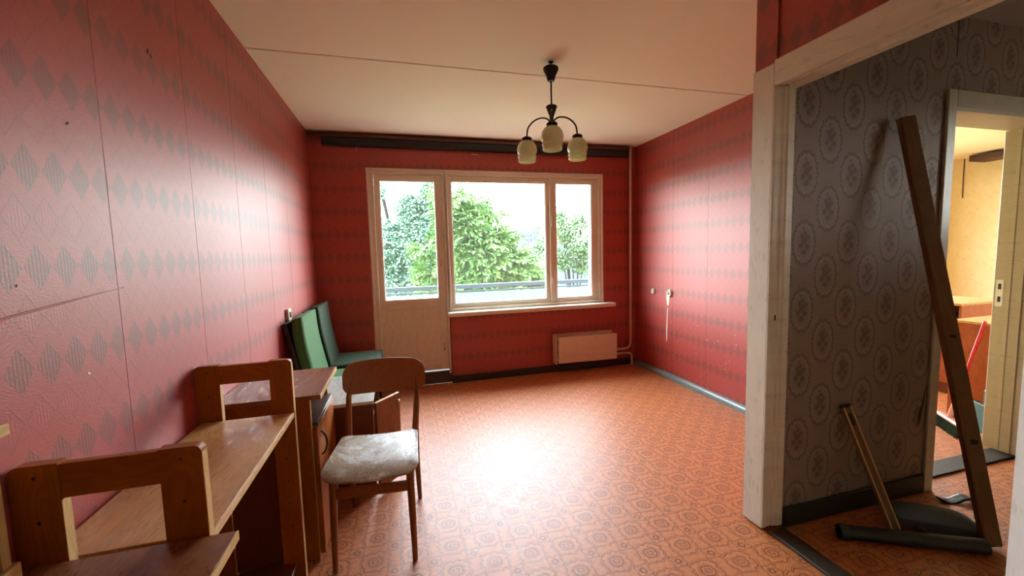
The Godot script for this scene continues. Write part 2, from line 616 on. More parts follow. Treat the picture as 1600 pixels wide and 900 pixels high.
	M.velvet = mat(Color(0.21, 0.37, 0.11), 0.85, noise_tex(0.1, 256, 4), Vector2(0.2, 0.2))
	M.velvet.rim_enabled = true
	M.velvet.rim = 0.1
	M.chair_side = mat(Color(0.13, 0.09, 0.08), 0.5)
	M.bronze = mat(Color(0.16, 0.10, 0.10), 0.38)
	M.bronze.metallic = 0.4
	M.shade = mat(Color(0.92, 0.94, 0.84), 0.25, null, Vector2.ONE, Vector2.ZERO, null, 0.0, 0.6)
	M.shade.backlight_enabled = true
	M.shade.backlight = Color(0.9, 0.92, 0.76)
	M.glass = mat(Color(1, 1, 1, 0.04), 0.02)
	M.glass.transparency = BaseMaterial3D.TRANSPARENCY_ALPHA
	M.radiator = mat(Color(0.92, 0.86, 0.74), 0.45, t_paint, Vector2(0.5, 1.3))
	M.pipe_paint = mat(Color(0.80, 0.70, 0.60), 0.4)
	M.plastic = mat(Color(0.88, 0.85, 0.76), 0.35)
	M.plaster = mat(Color(0.85, 0.80, 0.72), 0.9, null, Vector2.ONE, Vector2.ZERO, fine, 0.2)
	M.tube = mat(Color(0.14, 0.15, 0.14), 0.4)
	M.greyplastic = mat(Color(0.33, 0.37, 0.40), 0.5)
	M.slate = mat(Color(0.33, 0.39, 0.40), 0.5)
	M.steel = mat(Color(0.75, 0.75, 0.73), 0.3)
	M.steel.metallic = 0.9
	M.redplastic = mat(Color(0.72, 0.05, 0.04), 0.3)
	M.pink = mat(Color(0.85, 0.60, 0.55), 0.4)
	M.bristle = mat(Color(0.03, 0.20, 0.13), 0.7)
	M.teal = mat(Color(0.05, 0.32, 0.25), 0.4)
	M.cornice = mat(Color(0.30, 0.16, 0.09), 0.5)
	# outside
	M.rail = mat(Color(0.19, 0.25, 0.28), 0.6)
	M.sheet = mat(Color(0.50, 0.58, 0.58), 0.6)
	M.facade = mat(Color(0.70, 0.70, 0.68), 0.9)
	M.grass = mat(Color(0.36, 0.42, 0.28), 0.95)
	M.bark = mat(Color(0.14, 0.13, 0.11), 0.95)
	M.tower = mat(Color(0.24, 0.28, 0.31), 0.9)
	M.ochre = mat(Color(0.42, 0.30, 0.10), 0.9)
	M.window_dark = mat(Color(0.05, 0.06, 0.07), 0.4)
	for k: Array in [["leaf_blue", Color(0.40, 0.54, 0.45)], ["leaf_light", Color(0.36, 0.50, 0.23)], ["leaf_mid", Color(0.38, 0.50, 0.33)]]:
		var m := mat(Color.WHITE, 0.7)
		m.albedo_color = k[1]
		m.vertex_color_use_as_albedo = true
		m.backlight_enabled = true
		m.backlight = Color(0.4, 0.4, 0.4)
		M[k[0]] = m


# ------------------------------------------------------------------ furniture
func post_outline(x0: float, x1: float, h: float, right: bool) -> PackedVector2Array:
	return rrect(x0, 0, x1, h, [0, 0, 0.016 if right else 0.0, 0.0 if right else 0.016])


# a narrow desk along the left wall whose ends are pairs of posts joined by a top rail
func ladder_desk(z0: float, z1: float, label: String) -> Node3D:
	var t := thing("ladder_desk", label, "desk")
	var top := 0.73
	put("tabletop", bx(Vector3(0.012, top - 0.018, z0 + 0.026), Vector3(0.326, top, z1 - 0.026), 0.001), M.honey, t)
	put("edge_strip", bx(Vector3(0.326, top - 0.019, z0 + 0.026), Vector3(0.330, top + 0.0005, z1 - 0.026), 0.0008), M.edge, t)
	for e: Array in [[z0, z0 + 0.025], [z1 - 0.025, z1]]:
		for right in [false, true]:
			var b := wood()
			var xa := 0.252 if right else 0.004
			b.prism(post_outline(xa, xa + 0.079, 0.946, right), e[0], e[1])
			var p := put("post", b, M.brown, t)
			put("edge_strip", bx(Vector3(xa + 0.079, 0.0, e[0] + 0.001), Vector3(xa + 0.0797, 0.93 if right else 0.868, e[1] - 0.001), 0.0002), M.edge, p)
			var h := MB.new()
			for k in 8:
				var c := Vector3(xa + 0.04, 0.92 - 0.094 * k, e[1])
				h.x = Transform3D(Basis(Vector3.RIGHT, PI / 2), c)
				h.lathe([Vector2(0.0001, 0.0006), Vector2(0.0032, 0.0006), Vector2(0.0032, 0.0006), Vector2(0.0036, -0.002)], 8)
			stuff(put("dowel_holes", h, M.black, p))
		put("top_rail", bx(Vector3(0.083, 0.870, e[0] + 0.003), Vector3(0.252, 0.942, e[1] - 0.003), 0.0015), M.brown, t)
	put("end_panel", bx(Vector3(0.083, 0.10, z0 + 0.004), Vector3(0.252, top - 0.02, z0 + 0.016)), M.umber, t)
	put("lower_shelf", bx(Vector3(0.012, 0.082, z0 + 0.026), Vector3(0.30, 0.10, z1 - 0.026)), M.umber, t)
	return t


# a desk with a pedestal: open niche under the top, a door with a bow handle facing the room (+x)
func pedestal_desk(at: Vector3, length: float, label: String, top := 0.755) -> Node3D:
	var t := thing("pedestal_desk", label, "desk", at)
	put("tabletop", bx(Vector3(0.004, top - 0.02, 0), Vector3(0.407, top, length), 0.001), M.mahogany, t)
	put("edge_strip", bx(Vector3(0.407, top - 0.021, 0), Vector3(0.410, top + 0.0004, length), 0.0006), M.edge, t)
	for z: float in [0.012, length - 0.034]:
		var s := put("side_panel", bx(Vector3(0.01, 0, z), Vector3(0.360, top - 0.02, z + 0.02)), M.brown, t)
		put("edge_strip", bx(Vector3(0.360, 0, z), Vector3(0.362, top - 0.02, z + 0.02), 0.0003), M.edge, s)
	put("niche_shelf", bx(Vector3(0.012, 0.606, 0.033), Vector3(0.384, 0.622, length - 0.035)), M.cupboard, t)
	put("back_panel", bx(Vector3(0.006, 0.03, 0.033), Vector3(0.0115, top - 0.021, length - 0.035)), M.umber, t)
	put("bottom_panel", bx(Vector3(0.012, 0.03, 0.033), Vector3(0.355, 0.046, length - 0.035)), M.umber, t)
	var d := put("door", bx(Vector3(0.364, 0.025, 0.014), Vector3(0.385, 0.604, length - 0.018)), M.brown, t)
	var h := MB.new()
	var pts := []
	for k in 13:
		var a := float(k) / 12
		pts.append(Vector3(0.384 + 0.026 * sin(a * PI) ** 0.6, 0.455 + 0.112 * a, length - 0.075))
	h.tube(pts, 0.0045, 8)
	put("handle", h, M.black, d)
	return t


func low_cabinet() -> void:
	var t := thing("low_cabinet", "low brown cabinet with a shiny greyish top, its door ajar, behind the plywood chair", "cabinet", Vector3(0.02, 0, 1.285))
	put("top_board", bx(Vector3(0, 0.522, 0), Vector3(0.565, 0.54, 0.575), 0.001), M.laminate, t)
	put("side_panel", bx(Vector3(0.004, 0.0, 0.553), Vector3(0.562, 0.521, 0.573)), M.umber, t)
	put("side_panel", bx(Vector3(0.004, 0.0, 0.002), Vector3(0.562, 0.521, 0.022)), M.umber, t)
	put("back_panel", bx(Vector3(0.0, 0.03, 0.023), Vector3(0.006, 0.52, 0.552)), M.umber, t)
	put("bottom_panel", bx(Vector3(0.007, 0.05, 0.023), Vector3(0.55, 0.068, 0.552)), M.umber, t)
	put("shelf", bx(Vector3(0.007, 0.28, 0.023), Vector3(0.53, 0.296, 0.552)), M.umber, t)
	var door := wood()
	door.x = Transform3D(Basis(Vector3.UP, deg_to_rad(-40)), Vector3(0.568, 0, 0.583))
	door.box(Vector3(0.002, 0.03, -0.19), Vector3(0.02, 0.53, 0.0))
	var d := put("door", door, M.mahogany, t)
	var e := wood()
	e.x = door.x
	e.box(Vector3(0.002, 0.5302, -0.19), Vector3(0.02, 0.532, 0.0), 0.0003)
	put("edge_strip", e, M.edge, d)
	var k := MB.new()
	k.x = door.x * Transform3D(Basis(Vector3.FORWARD, PI / 2), Vector3(0.02, 0.49, -0.165))
	k.lathe([Vector2(0.004, 0.0), Vector2(0.004, 0.008), Vector2(0.009, 0.012), Vector2(0.009, 0.018), Vector2(0.0001, 0.021)], 12)
	put("knob", k, M.steel, d)


func school_chair() -> void:
	var t := thing("plywood_chair", "bent plywood chair with a rounded backrest and worn seat paled with painted window sheen, in front of the desks", "chair", Vector3(0.622, 0, 2.2), deg_to_rad(-4.5))
	# seat: rounded, bowed at the front, dished
	var poly := PackedVector2Array()
	for p: Array in [[-0.165, -0.140, 0.035], [0.185, -0.140, 0.03], [0.2, 0.255, 0.055], [-0.215, 0.255, 0.06]]:
		pass
	poly = dense(rrect(-0.205, -0.275, 0.20, 0.125, [0.06, 0.055, 0.03, 0.03], 8), 0.03)
	var bow := PackedVector2Array()
	for p in poly:
		var q := p
		if p.y < 0:
			q.y -= 0.02 * (1.0 - pow(p.x / 0.21, 2)) * clampf(-p.y / 0.27, 0, 1)
		q.x *= 1.0 - 0.09 * clampf((p.y + 0.27) / 0.4, 0, 1)
		bow.append(q)
	var s := wood()
	s.x = Transform3D(Basis(Vector3(1, 0, 0), Vector3(0, 0, -1), Vector3(0, 1, 0)), Vector3(0, 0.438, 0))
	s.plate(bow, 0.011, func(x: float, y: float) -> float: return 0.010 * pow(x / 0.2, 2) - 0.012 * clampf((-y - 0.18) / 0.1, 0, 1) ** 2 - 0.004, 8)
	put("seat", s, M.seat, t)
	# backrest: bent round the sitter's back, top edge arched
	var bp := dense(rrect(-0.208, 0.628, 0.208, 0.79, [0.05, 0.05, 0.062, 0.062], 8), 0.025)
	var bq := PackedVector2Array()
	for p in bp:
		var q := p
		q.y += 0.014 * (1.0 - pow(p.x / 0.208, 2)) * clampf((p.y - 0.7) / 0.09, 0, 1) + 0.004 * clampf((0.7 - p.y) / 0.07, 0, 1) * pow(p.x / 0.208, 2)
		bq.append(q)
	var b := wood()
	b.off = Vector2(0.6, 0.2)
	b.x = Transform3D(Basis.IDENTITY, Vector3(0.022, 0, -0.215))
	b.plate(bq, 0.010, func(x: float, y: float) -> float: return 0.028 * pow(x / 0.2, 2) - 0.10 * (y - 0.62), 8)
	put("backrest", b, M.ply, t)
	for sx: float in [-1, 1]:
		var f := wood()
		f.tube([Vector3(sx * 0.166, 0, 0.232), Vector3(sx * 0.163, 0.2, 0.222), Vector3(sx * 0.158, 0.432, 0.208)], [0.011, 0.015, 0.017], 8)
		put("leg", f, M.chairwood, t)
		var r := wood()
		r.tube([Vector3(sx * 0.172, 0, -0.235), Vector3(sx * 0.168, 0.25, -0.195), Vector3(sx * 0.168, 0.43, -0.185), Vector3(sx * 0.172 + 0.012, 0.62, -0.196), Vector3(sx * 0.166 + 0.02, 0.70, -0.208)], [0.011, 0.015, 0.017, 0.014, 0.011], 8)
		put("leg", r, M.chairwood, t)
		put("side_rail", bx(Vector3(sx * 0.166 - 0.009, 0.345, -0.178), Vector3(sx * 0.166 + 0.009, 0.385, 0.205)), M.chairwood, t)
	put("front_rail", bx(Vector3(-0.15, 0.318, 0.207), Vector3(0.15, 0.360, 0.225)), M.chairwood, t)
	put("rear_rail", bx(Vector3(-0.155, 0.36, -0.195), Vector3(0.155, 0.395, -0.177)), M.chairwood, t)


func cushion(lo: Vector3, hi: Vector3, puff: float, up: int) -> MB:  # a padded slab: rounded box swelling along axis up
	var b := MB.new()
	var N := 10
	var c := (lo + hi) / 2
	var h := (hi - lo) / 2
	for a in 3:
		for s: float in [-1, 1]:
			var g := []
			for i in N + 1:
				var row := []
				for j in N + 1:
					var p := Vector3.ZERO
					p[a] = s
					p[(a + 1) % 3] = -1.0 + 2.0 * i / N
					p[(a + 2) % 3] = -1.0 + 2.0 * j / N
					var q := p
					var r := 0.016
					var inn := Vector3(clampf(p.x * h.x, -h.x + r, h.x - r), clampf(p.y * h.y, -h.y + r, h.y - r), clampf(p.z * h.z, -h.z + r, h.z - r))
					var o := (p * h - inn)
					var nn := o.normalized() if o.length() > 1e-5 else Vector3.ZERO
					var w := inn + nn * r
					var e1 := p[(up + 1) % 3]
					var e2 := p[(up + 2) % 3]
					w[up] += signf(p[up]) * puff * (1 - e1 * e1) * (1 - e2 * e2) * absf(p[up])
					if nn == Vector3.ZERO:
						nn[a] = s
					row.append([c + w, nn, Vector2(w[(a + 1) % 3], w[(a + 2) % 3]) if a != 0 else Vector2(w.z, w.y)])
				g.append(row)
			for i in N:
				for j in N:
					var A: Array = g[i][j]
					var B: Array = g[i + 1][j]
					var C: Array = g[i + 1][j + 1]
					var D: Array = g[i][j + 1]
					b.tri(A[0], B[0], C[0], A[1], B[1], C[1], A[2], B[2], C[2])
					b.tri(A[0], C[0], D[0], A[1], C[1], D[1], A[2], C[2], D[2])
	return b


func green_chair(z0: float, z1: float, label: String, cover: Material) -> Node3D:
	var t := thing("green_easy_chair", label, "chair", Vector3(0, 0, (z0 + z1) / 2), 0.0, "low green easy chairs against the left wall")
	var w := (z1 - z0) / 2
	put("seat", cushion(Vector3(0.13, 0.375, -w), Vector3(0.57, 0.46, w), 0.008, 1), cover, t)
	# back: leans against the wall, its front bent forward at the foot
	var lean := Transform3D(Basis(Vector3.FORWARD, deg_to_rad(-11)), Vector3(0.165, 0.42, 0))
	var b := cushion(Vector3(-0.035, -0.02, -w), Vector3(0.035, 0.53, w), 0.006, 0)
	for k in b.v.size():
		var p := b.v[k]
		p.x += 0.03 * pow(clampf((p.y - 0.25) / 0.3, 0, 1), 2)
		b.v[k] = lean * p
		b.n[k] = lean.basis * b.n[k]
	put("backrest", b, cover, t)
	var sh := mb(lean)
	sh.box(Vector3(-0.062, -0.05, -w - 0.004), Vector3(-0.038, 0.515, w + 0.004), 0.004)
	put("back_shell", sh, M.chair_side, t)
	put("seat_frame", bx(Vector3(0.12, 0.335, -w + 0.01), Vector3(0.565, 0.374, w - 0.01)), M.chair_side, t)
	for sx: float in [0.15, 0.53]:
		for sz: float in [-1, 1]:
			var l := MB.new()
			l.tube([Vector3(sx, 0, sz * (w - 0.03)), Vector3(sx, 0.336, sz * (w - 0.05))], [0.011, 0.017], 10)
			put("leg", l, M.chair_side, t)
	return t


func chandelier() -> void:
	var t := thing("chandelier", "dark three-armed ceiling lamp with pale ribbed glass shades pointing down", "ceiling lamp", Vector3(1.716, 2.5, 1.755))
	var a := MB.new()
	a.lathe([Vector2(0.0001, 0), Vector2(0.016, 0), Vector2(0.016, -0.004), Vector2(0.006, -0.007), Vector2(0.005, -0.03)], 20)
	put("ceiling_hook", a, M.bronze, t)
	a = MB.new()
	a.lathe([Vector2(0.005, -0.024), Vector2(0.038, -0.028), Vector2(0.047, -0.036), Vector2(0.047, -0.036), Vector2(0.046, -0.05), Vector2(0.030, -0.08), Vector2(0.021, -0.113), Vector2(0.021, -0.113), Vector2(0.005, -0.115)], 28)
	put("canopy", a, M.bronze, t)
	a = MB.new()
	a.tube([Vector3(0, -0.11, 0), Vector3(0, -0.27, 0)], 0.0055, 10)
	put("rod", a, M.bronze, t)
	a = MB.new()
	a.lathe([Vector2(0.005, -0.256), Vector2(0.030, -0.259), Vector2(0.035, -0.266), Vector2(0.035, -0.266), Vector2(0.026, -0.29), Vector2(0.013, -0.325), Vector2(0.012, -0.352), Vector2(0.020, -0.356), Vector2(0.022, -0.372), Vector2(0.010, -0.384), Vector2(0.0001, -0.386)], 28)
	put("hub", a, M.bronze, t)
	for k in 3:
		var ang := deg_to_rad(111.0 + 120.0 * k)  # one arm comes towards the camera
		var d := Vector3(cos(ang), 0, sin(ang))
		var pts := []
		for s in 21:
			var u := float(s) / 20
			var th := PI * u
			pts.append(d * (0.012 + 0.0875 * (1 - cos(th))) + Vector3(0, -0.365 + 0.062 * sin(th) * (1.0 if u < 0.5 else 1.0) - 0.03 * u - (0.03 * ss(0.85, 1.0, u)), 0))
		a = MB.new()
		a.tube(pts, 0.0052, 8)
		var arm := put("arm", a, M.bronze, t)
		var at := Transform3D(Basis.IDENTITY, d * 0.187 + Vector3(0, -0.415, 0))
		a = mb(at)
		a.lathe([Vector2(0.006, 0.006), Vector2(0.028, -0.002), Vector2(0.033, -0.01), Vector2(0.033, -0.01), Vector2(0.030, -0.026), Vector2(0.030, -0.026), Vector2(0.0001, -0.027)], 24)
		put("socket_cap", a, M.bronze, arm)
		a = mb(at)
		var pr := [Vector2(0.030, -0.024), Vector2(0.046, -0.034), Vector2(0.060, -0.055), Vector2(0.066, -0.082), Vector2(0.062, -0.104), Vector2(0.055, -0.112), Vector2(0.058, -0.118), Vector2(0.061, -0.126), Vector2(0.057, -0.134), Vector2(0.055, -0.139), Vector2(0.058, -0.145), Vector2(0.056, -0.156), Vector2(0.051, -0.160), Vector2(0.050, -0.156), Vector2(0.052, -0.146), Vector2(0.049, -0.138), Vector2(0.054, -0.126), Vector2(0.050, -0.112), Vector2(0.057, -0.102), Vector2(0.061, -0.082), Vector2(0.055, -0.057), Vector2(0.042, -0.038), Vector2(0.026, -0.028)]
		a.lathe(pr, 36)
		put("glass_shade", a, M.shade, t)
		a = mb(at)
		a.lathe([Vector2(0.012, -0.026), Vector2(0.012, -0.05), Vector2(0.022, -0.07), Vector2(0.026, -0.088), Vector2(0.020, -0.106), Vector2(0.0001, -0.114)], 16)
		put("bulb", a, M.plastic, arm)


# ------------------------------------------------------------------ the balcony door and window
func rect_frame(lo: Vector2, hi: Vector2, l: float, r: float, b: float, t: float, z0: float, z1: float, bv := 0.003) -> MB:
	var m := wood()
	m.box(Vector3(lo.x, lo.y, z0), Vector3(lo.x + l, hi.y, z1), bv, 1)
	m.box(Vector3(hi.x - r, lo.y, z0), Vector3(hi.x, hi.y, z1), bv, 1)
	m.box(Vector3(lo.x + l, hi.y - t, z0), Vector3(hi.x - r, hi.y, z1), bv, 0)
	if b > 0:
		m.box(Vector3(lo.x + l, lo.y, z0), Vector3(hi.x - r, lo.y + b, z1), bv, 0)
	return m


func openings() -> void:
	var d := thing("door_1", "cream balcony door with one tall pane over a solid panel", "door", Vector3.ZERO, 0, "", "structure")
	put("door_frame", rect_frame(Vector2(0.500, 0.10), Vector2(1.238, 2.182), 0.058, 0.022, 0.0, 0.045, -0.12, 0.0), M.paint, d)
	put("architrave", rect_frame(Vector2(0.494, 0.06), Vector2(1.243, 2.186), 0.022, 0.0, 0.0, 0.016, 0.0, 0.012), M.paint, d)
	put("leaf_frame", rect_frame(Vector2(0.560, 0.145), Vector2(1.214, 2.135), 0.05, 0.072, 0.07, 0.06, -0.075, -0.022), M.paint, d)
	put("cross_rail", bx(Vector3(0.610, 0.80, -0.073), Vector3(1.142, 0.893, -0.024), 0.003, 0), M.paint, d)
	put("lower_panel", bx(Vector3(0.608, 0.213, -0.062), Vector3(1.144, 0.802, -0.034), 0.003, 1), M.paint, d)
	put("glazing_bead", rect_frame(Vector2(0.609, 0.892), Vector2(1.143, 2.077), 0.009, 0.009, 0.009, 0.009, -0.058, -0.027), M.white, d)
	put("pane", bx(Vector3(0.612, 0.895, -0.050), Vector3(1.140, 2.074, -0.046), 0.0, 1), M.glass, d)
	put("latch", bx(Vector3(1.166, 0.33, -0.022), Vector3(1.188, 0.43, -0.017), 0.002, 1), M.paint_dim, d)
	var k := mb(Transform3D(Basis(Vector3.RIGHT, PI / 2), Vector3(1.177, 0.36, -0.018)))
	k.lathe([Vector2(0.006, 0), Vector2(0.006, 0.004), Vector2(0.0001, 0.005)], 10)
	put("latch_pin", k, M.dark, d)
	put("latch", bx(Vector3(1.170, 1.22, -0.022), Vector3(1.186, 1.30, -0.016), 0.002, 1), M.paint_dim, d)
	put("threshold", bx(Vector3(0.50, 0.0, -0.28), Vector3(1.24, 0.128, -0.02), 0.004, 0), M.threshold, d)
	var fl := MB.new()
	for k2 in 26:
		var px := rng.randf_range(0.85, 1.22)
		var a := rng.randf() * TAU
		fl.x = Transform3D(Basis(Vector3.UP, a) * Basis(Vector3.RIGHT, -PI / 2), Vector3(px, 0.0005, rng.randf_range(-0.012, 0.03)))
		var sz := rng.randf_range(0.004, 0.011)
		fl.prism(PackedVector2Array([Vector2(-sz, -sz * 0.4), Vector2(sz * 0.6, -sz * 0.6), Vector2(sz, sz * 0.3), Vector2(-sz * 0.3, sz * 0.6)]), 0.0, 0.002)
	stuff(tag(put("paint_flakes", fl, M.paint), "fallen flakes of paint on the floor under the balcony door", "debris"))
	var w := thing("window_1", "wide cream two-pane window over a projecting sill", "window", Vector3.ZERO, 0, "", "structure")
	put("window_frame", rect_frame(Vector2(1.238, 0.755), Vector2(2.988, 2.182), 0.024, 0.045, 0.03, 0.045, -0.12, 0.0), M.paint, w)
	put("architrave", rect_frame(Vector2(1.243, 0.745), Vector2(2.994, 2.186), 0.0, 0.018, 0.0, 0.016, 0.0, 0.012), M.paint, w)
	put("mullion", bx(Vector3(2.362, 0.785, -0.118), Vector3(2.402, 2.137, -0.004), 0.003, 1), M.paint, w)
	for s: Array in [[1.262, 2.362, 0.042, 0.040, "sash"], [2.402, 2.943, 0.040, 0.075, "sash"]]:
		var sash := put("sash", rect_frame(Vector2(s[0], 0.785), Vector2(s[1], 2.137), s[2], s[3], 0.04, 0.055, -0.075, -0.022), M.paint, w)
		put("glazing_bead", rect_frame(Vector2(s[0] + s[2] - 0.001, 0.824), Vector2(s[1] - s[3] + 0.001, 2.083), 0.009, 0.009, 0.009, 0.009, -0.058, -0.027), M.white, sash)
		put("pane", bx(Vector3(s[0] + s[2], 0.826, -0.050), Vector3(s[1] - s[3], 2.082, -0.046), 0.0, 1), M.glass, sash)
	for y: float in [0.96, 1.62]:
		put("latch", bx(Vector3(2.374, y, -0.004), Vector3(2.388, y + 0.10, 0.006), 0.002, 1), M.white, w)
	var sl := wood()
	sl.box(Vector3(1.218, 0.708, -0.02), Vector3(3.094, 0.752, 0.115), 0.006, 0)
	put("window_sill", sl, M.paint, w)


func setting() -> void:
	# floor: one sheet of linoleum through the flat
	var f := MB.new()
	f.box(Vector3(-0.15, -0.2, -0.02), Vector3(8.6, 0.0, 5.5), 0.0, 2)
	tag(put("floor", f, M.lino), "orange patterned linoleum floor with ringed medallions", "floor", "", "structure")
	# ceiling: two concrete slabs with a joint
	var c := thing("ceiling", "cream whitewashed slab ceiling with a crack along its joint", "ceiling", Vector3.ZERO, 0, "", "structure")
	put("ceiling_panel", bx(Vector3(-0.15, 2.5, -0.3), Vector3(8.6, 2.7, 1.553), 0.003, 2), M.ceiling, c)
	put("ceiling_panel", bx(Vector3(-0.15, 2.5, 1.561), Vector3(8.6, 2.7, 5.5), 0.003, 2), M.ceiling, c)
	put("joint_filler", bx(Vector3(-0.1, 2.504, 1.553), Vector3(8.5, 2.6, 1.561), 0.0, 0), M.cornice, c)
	tag(put("ceiling", bx(Vector3(2.47, 2.45, 2.752), Vector3(4.68, 2.499, 5.3), 0.0, 2), M.concrete), "dull grey hall ceiling above the damask wallpaper", "ceiling", "", "structure")
	# walls
	var l := thing("wall_left", "long left wall in red diamond-patterned wallpaper, shining in the window light", "wall", Vector3.ZERO, 0, "", "structure")
	var b := MB.new()
	b.box(Vector3(-0.15, -0.05, 0.0), Vector3(0.0, 2.55, 5.5), 0.0, 1)
	put("wallpapered_wall", b, M.red, l)
	for z: float in [0.42, 0.90, 1.372, 1.843, 2.314, 2.806, 3.27, 3.74]:
		put("wallpaper_seam", bx(Vector3(0.0, 0.06, z), Vector3(0.0004, 2.5, z + 0.0022), 0.0, 1), M.red_dark, l)
	for q: Array in [[2.03, 2.538, 0.03, M.dark], [2.022, 2.520, 0.02, M.dark], [1.683, 2.927, 0.02, M.dark], [1.069, 2.953, 0.022, M.plaster], [0.884, 1.328, 0.03, M.dark], [0.892, 1.26, 0.02, M.dark], [1.30, 3.12, 0.012, M.dark]]:
		var m := MB.new()
		m.x = Transform3D(Basis(Vector3.UP, PI / 2) * Basis(Vector3.BACK, rng.randf() * 3.0), Vector3(0.0005, q[0], q[1]))
		var poly := PackedVector2Array()
		for k in 9:
			var a := TAU * k / 9
			poly.append(Vector2(cos(a) * q[2] * rng.randf_range(0.2, 0.4), sin(a) * q[2] * rng.randf_range(0.06, 0.16)))
		m.prism(poly, 0.0, 0.0009)
		put("torn_spot", m, q[3], l)
	b = MB.new()  # a fold in the paper
	b.tube([Vector3(0, 1.225, 3.27), Vector3(0.001, 1.243, 3.1), Vector3(0.001, 1.262, 2.9), Vector3(0, 1.272, 2.78)], [0.001, 0.0028, 0.002, 0.001], 8)
	put("wallpaper_fold", b, M.red, l)
	b = MB.new()
	for q: Array in [[0.0, 0.494, 0.0, 2.5], [0.494, 2.99, 2.184, 2.5], [2.99, 3.53, 0.0, 2.5], [1.24, 2.99, 0.0, 0.752]]:
		b.box(Vector3(q[0], q[2], -0.3), Vector3(q[1], q[3], 0.0), 0.0, 1)
	tag(put("wall_back", b, M.red), "dim window wall in dark red diamond wallpaper round the window", "wall", "", "structure")
	var r := thing("wall_right", "right wall in red wallpaper with rows of grey diamonds and a torn plaster streak", "wall", Vector3.ZERO, 0, "", "structure")
	b = MB.new()
	b.box(Vector3(3.41, -0.05, 0.0), Vector3(3.53, 2.55, 2.64), 0.0, 1)
	put("wallpapered_wall", b, M.red, r)
	for z: float in [0.20, 0.674, 1.154, 1.63, 2.11]:
		put("wallpaper_seam", bx(Vector3(3.4095, 0.05, z), Vector3(3.41, 2.5, z + 0.003), 0.0, 1), M.red_dark, r)
	# plaster bared where a cable was torn out
	b = MB.new()
	b.x = Transform3D(Basis(Vector3.UP, -PI / 2), Vector3(3.41, 0, 0))
	for seg: Array in [[[0.600, 0.872, 0.014], [0.600, 0.84, 0.026], [0.603, 0.80, 0.016], [0.604, 0.765, 0.012], [0.602, 0.755, 0.003]], [[0.601, 0.738, 0.002], [0.599, 0.72, 0.006], [0.594, 0.64, 0.007], [0.590, 0.54, 0.009], [0.589, 0.45, 0.010], [0.586, 0.40, 0.007], [0.584, 0.375, 0.001]]]:
		var le := PackedVector2Array()
		var ri := PackedVector2Array()
		for p: Array in seg:
			le.append(Vector2(p[0] - p[2] * rng.randf_range(0.8, 1.2), p[1]))
			ri.append(Vector2(p[0] + p[2] * rng.randf_range(0.8, 1.2), p[1]))
		ri.reverse()
		le.append_array(ri)
		b.prism(le, -0.002, 0.0015)
	put("bared_plaster", b, M.plaster, r)
	b = MB.new()
	b.x = Transform3D(Basis(Vector3.UP, -PI / 2), Vector3(3.41, 0, 0))
	for k in 34:
		var zc := rng.randf_range(0.6, 1.6)
		var yc := rng.randf_range(0.14, 0.62)
		var sz := rng.randf_range(0.002, 0.006)
		b.prism(PackedVector2Array([Vector2(zc - sz, yc), Vector2(zc, yc - sz * 0.7), Vector2(zc + sz * 0.9, yc + sz * 0.2), Vector2(zc + sz * 0.1, yc + sz)]), 0.0, 0.0006)
	stuff(put("chips", b, M.plaster, r))
	# the wall end and lintel between living room and hall
	var p := thing("wall_partition", "red papered end and lintel of the partition over the hall doorway", "wall", Vector3.ZERO, 0, "", "structure")
	b = MB.new()
	b.box(Vector3(2.363, 0.0, 2.64), Vector3(3.53, 2.5, 2.70), 0.0, 1)
	b.box(Vector3(2.363, 2.0, 2.70), Vector3(2.46, 2.5, 2.749), 0.0, 1)
	put("wallpapered_wall", b, M.red, p)
	b = MB.new()
	b.box(Vector3(2.372, 2.06, 2.749), Vector3(2.42, 2.5, 3.56), 0.0, 1)
	b.box(Vector3(2.372, 0.0, 3.56), Vector3(2.42, 2.5, 5.4), 0.0, 1)
	put("lintel", b, M.red, p)
	b = MB.new()
	b.box(Vector3(2.42, 2.06, 2.751), Vector3(2.46, 2.5, 3.56), 0.0, 1)
	b.box(Vector3(2.42, 0.0, 3.56), Vector3(2.46, 2.5, 5.4), 0.0, 1)
	put("hall_side", b, M.grey, p)
	b = MB.new()
	b.box(Vector3(-0.1, 0, 5.3), Vector3(4.75, 2.5, 5.5), 0.0, 1)
	tag(put("wall_rear", b, M.ceiling), "plain whitewashed wall behind the camera", "wall", "", "structure")
	# hall
	var g := thing("wall_hall", "hall wall in grey wallpaper with oval flower medallions", "wall", Vector3.ZERO, 0, "", "structure")
	b = MB.new()
	b.box(Vector3(2.46, 0.0, 2.70), Vector3(3.47, 2.5, 2.75), 0.0, 1)
	b.box(Vector3(3.47, 2.04, 2.70), Vector3(4.40, 2.5, 2.75), 0.0, 1)
	b.box(Vector3(4.40, 0.0, 2.70), Vector3(4.75, 2.5, 2.75), 0.0, 1)
	put("wallpapered_wall", b, M.grey, g)
	for q: Array in [[3.385, 0.44, 0.075, 0.012], [3.405, 0.52, 0.07, 0.007]]:
		var m := MB.new()
		m.x = Transform3D(Basis(Vector3.BACK, -0.12), Vector3(q[0], q[1], 2.75))
		m.prism(PackedVector2Array([Vector2(0, -q[2]), Vector2(q[3], -q[2] * 0.3), Vector2(q[3] * 0.7, q[2] * 0.5), Vector2(q[3] * 1.2, q[2]), Vector2(-q[3] * 0.5, q[2] * 0.4), Vector2(-q[3], -q[2] * 0.3)]), 0.0, 0.001)
		put("torn_spot", m, M.dark, g)
	put("wallpaper_crack", bx(Vector3(3.485, 2.26, 2.75), Vector3(3.493, 2.45, 2.7508), 0.0, 1), M.dark, g)
	b = MB.new()
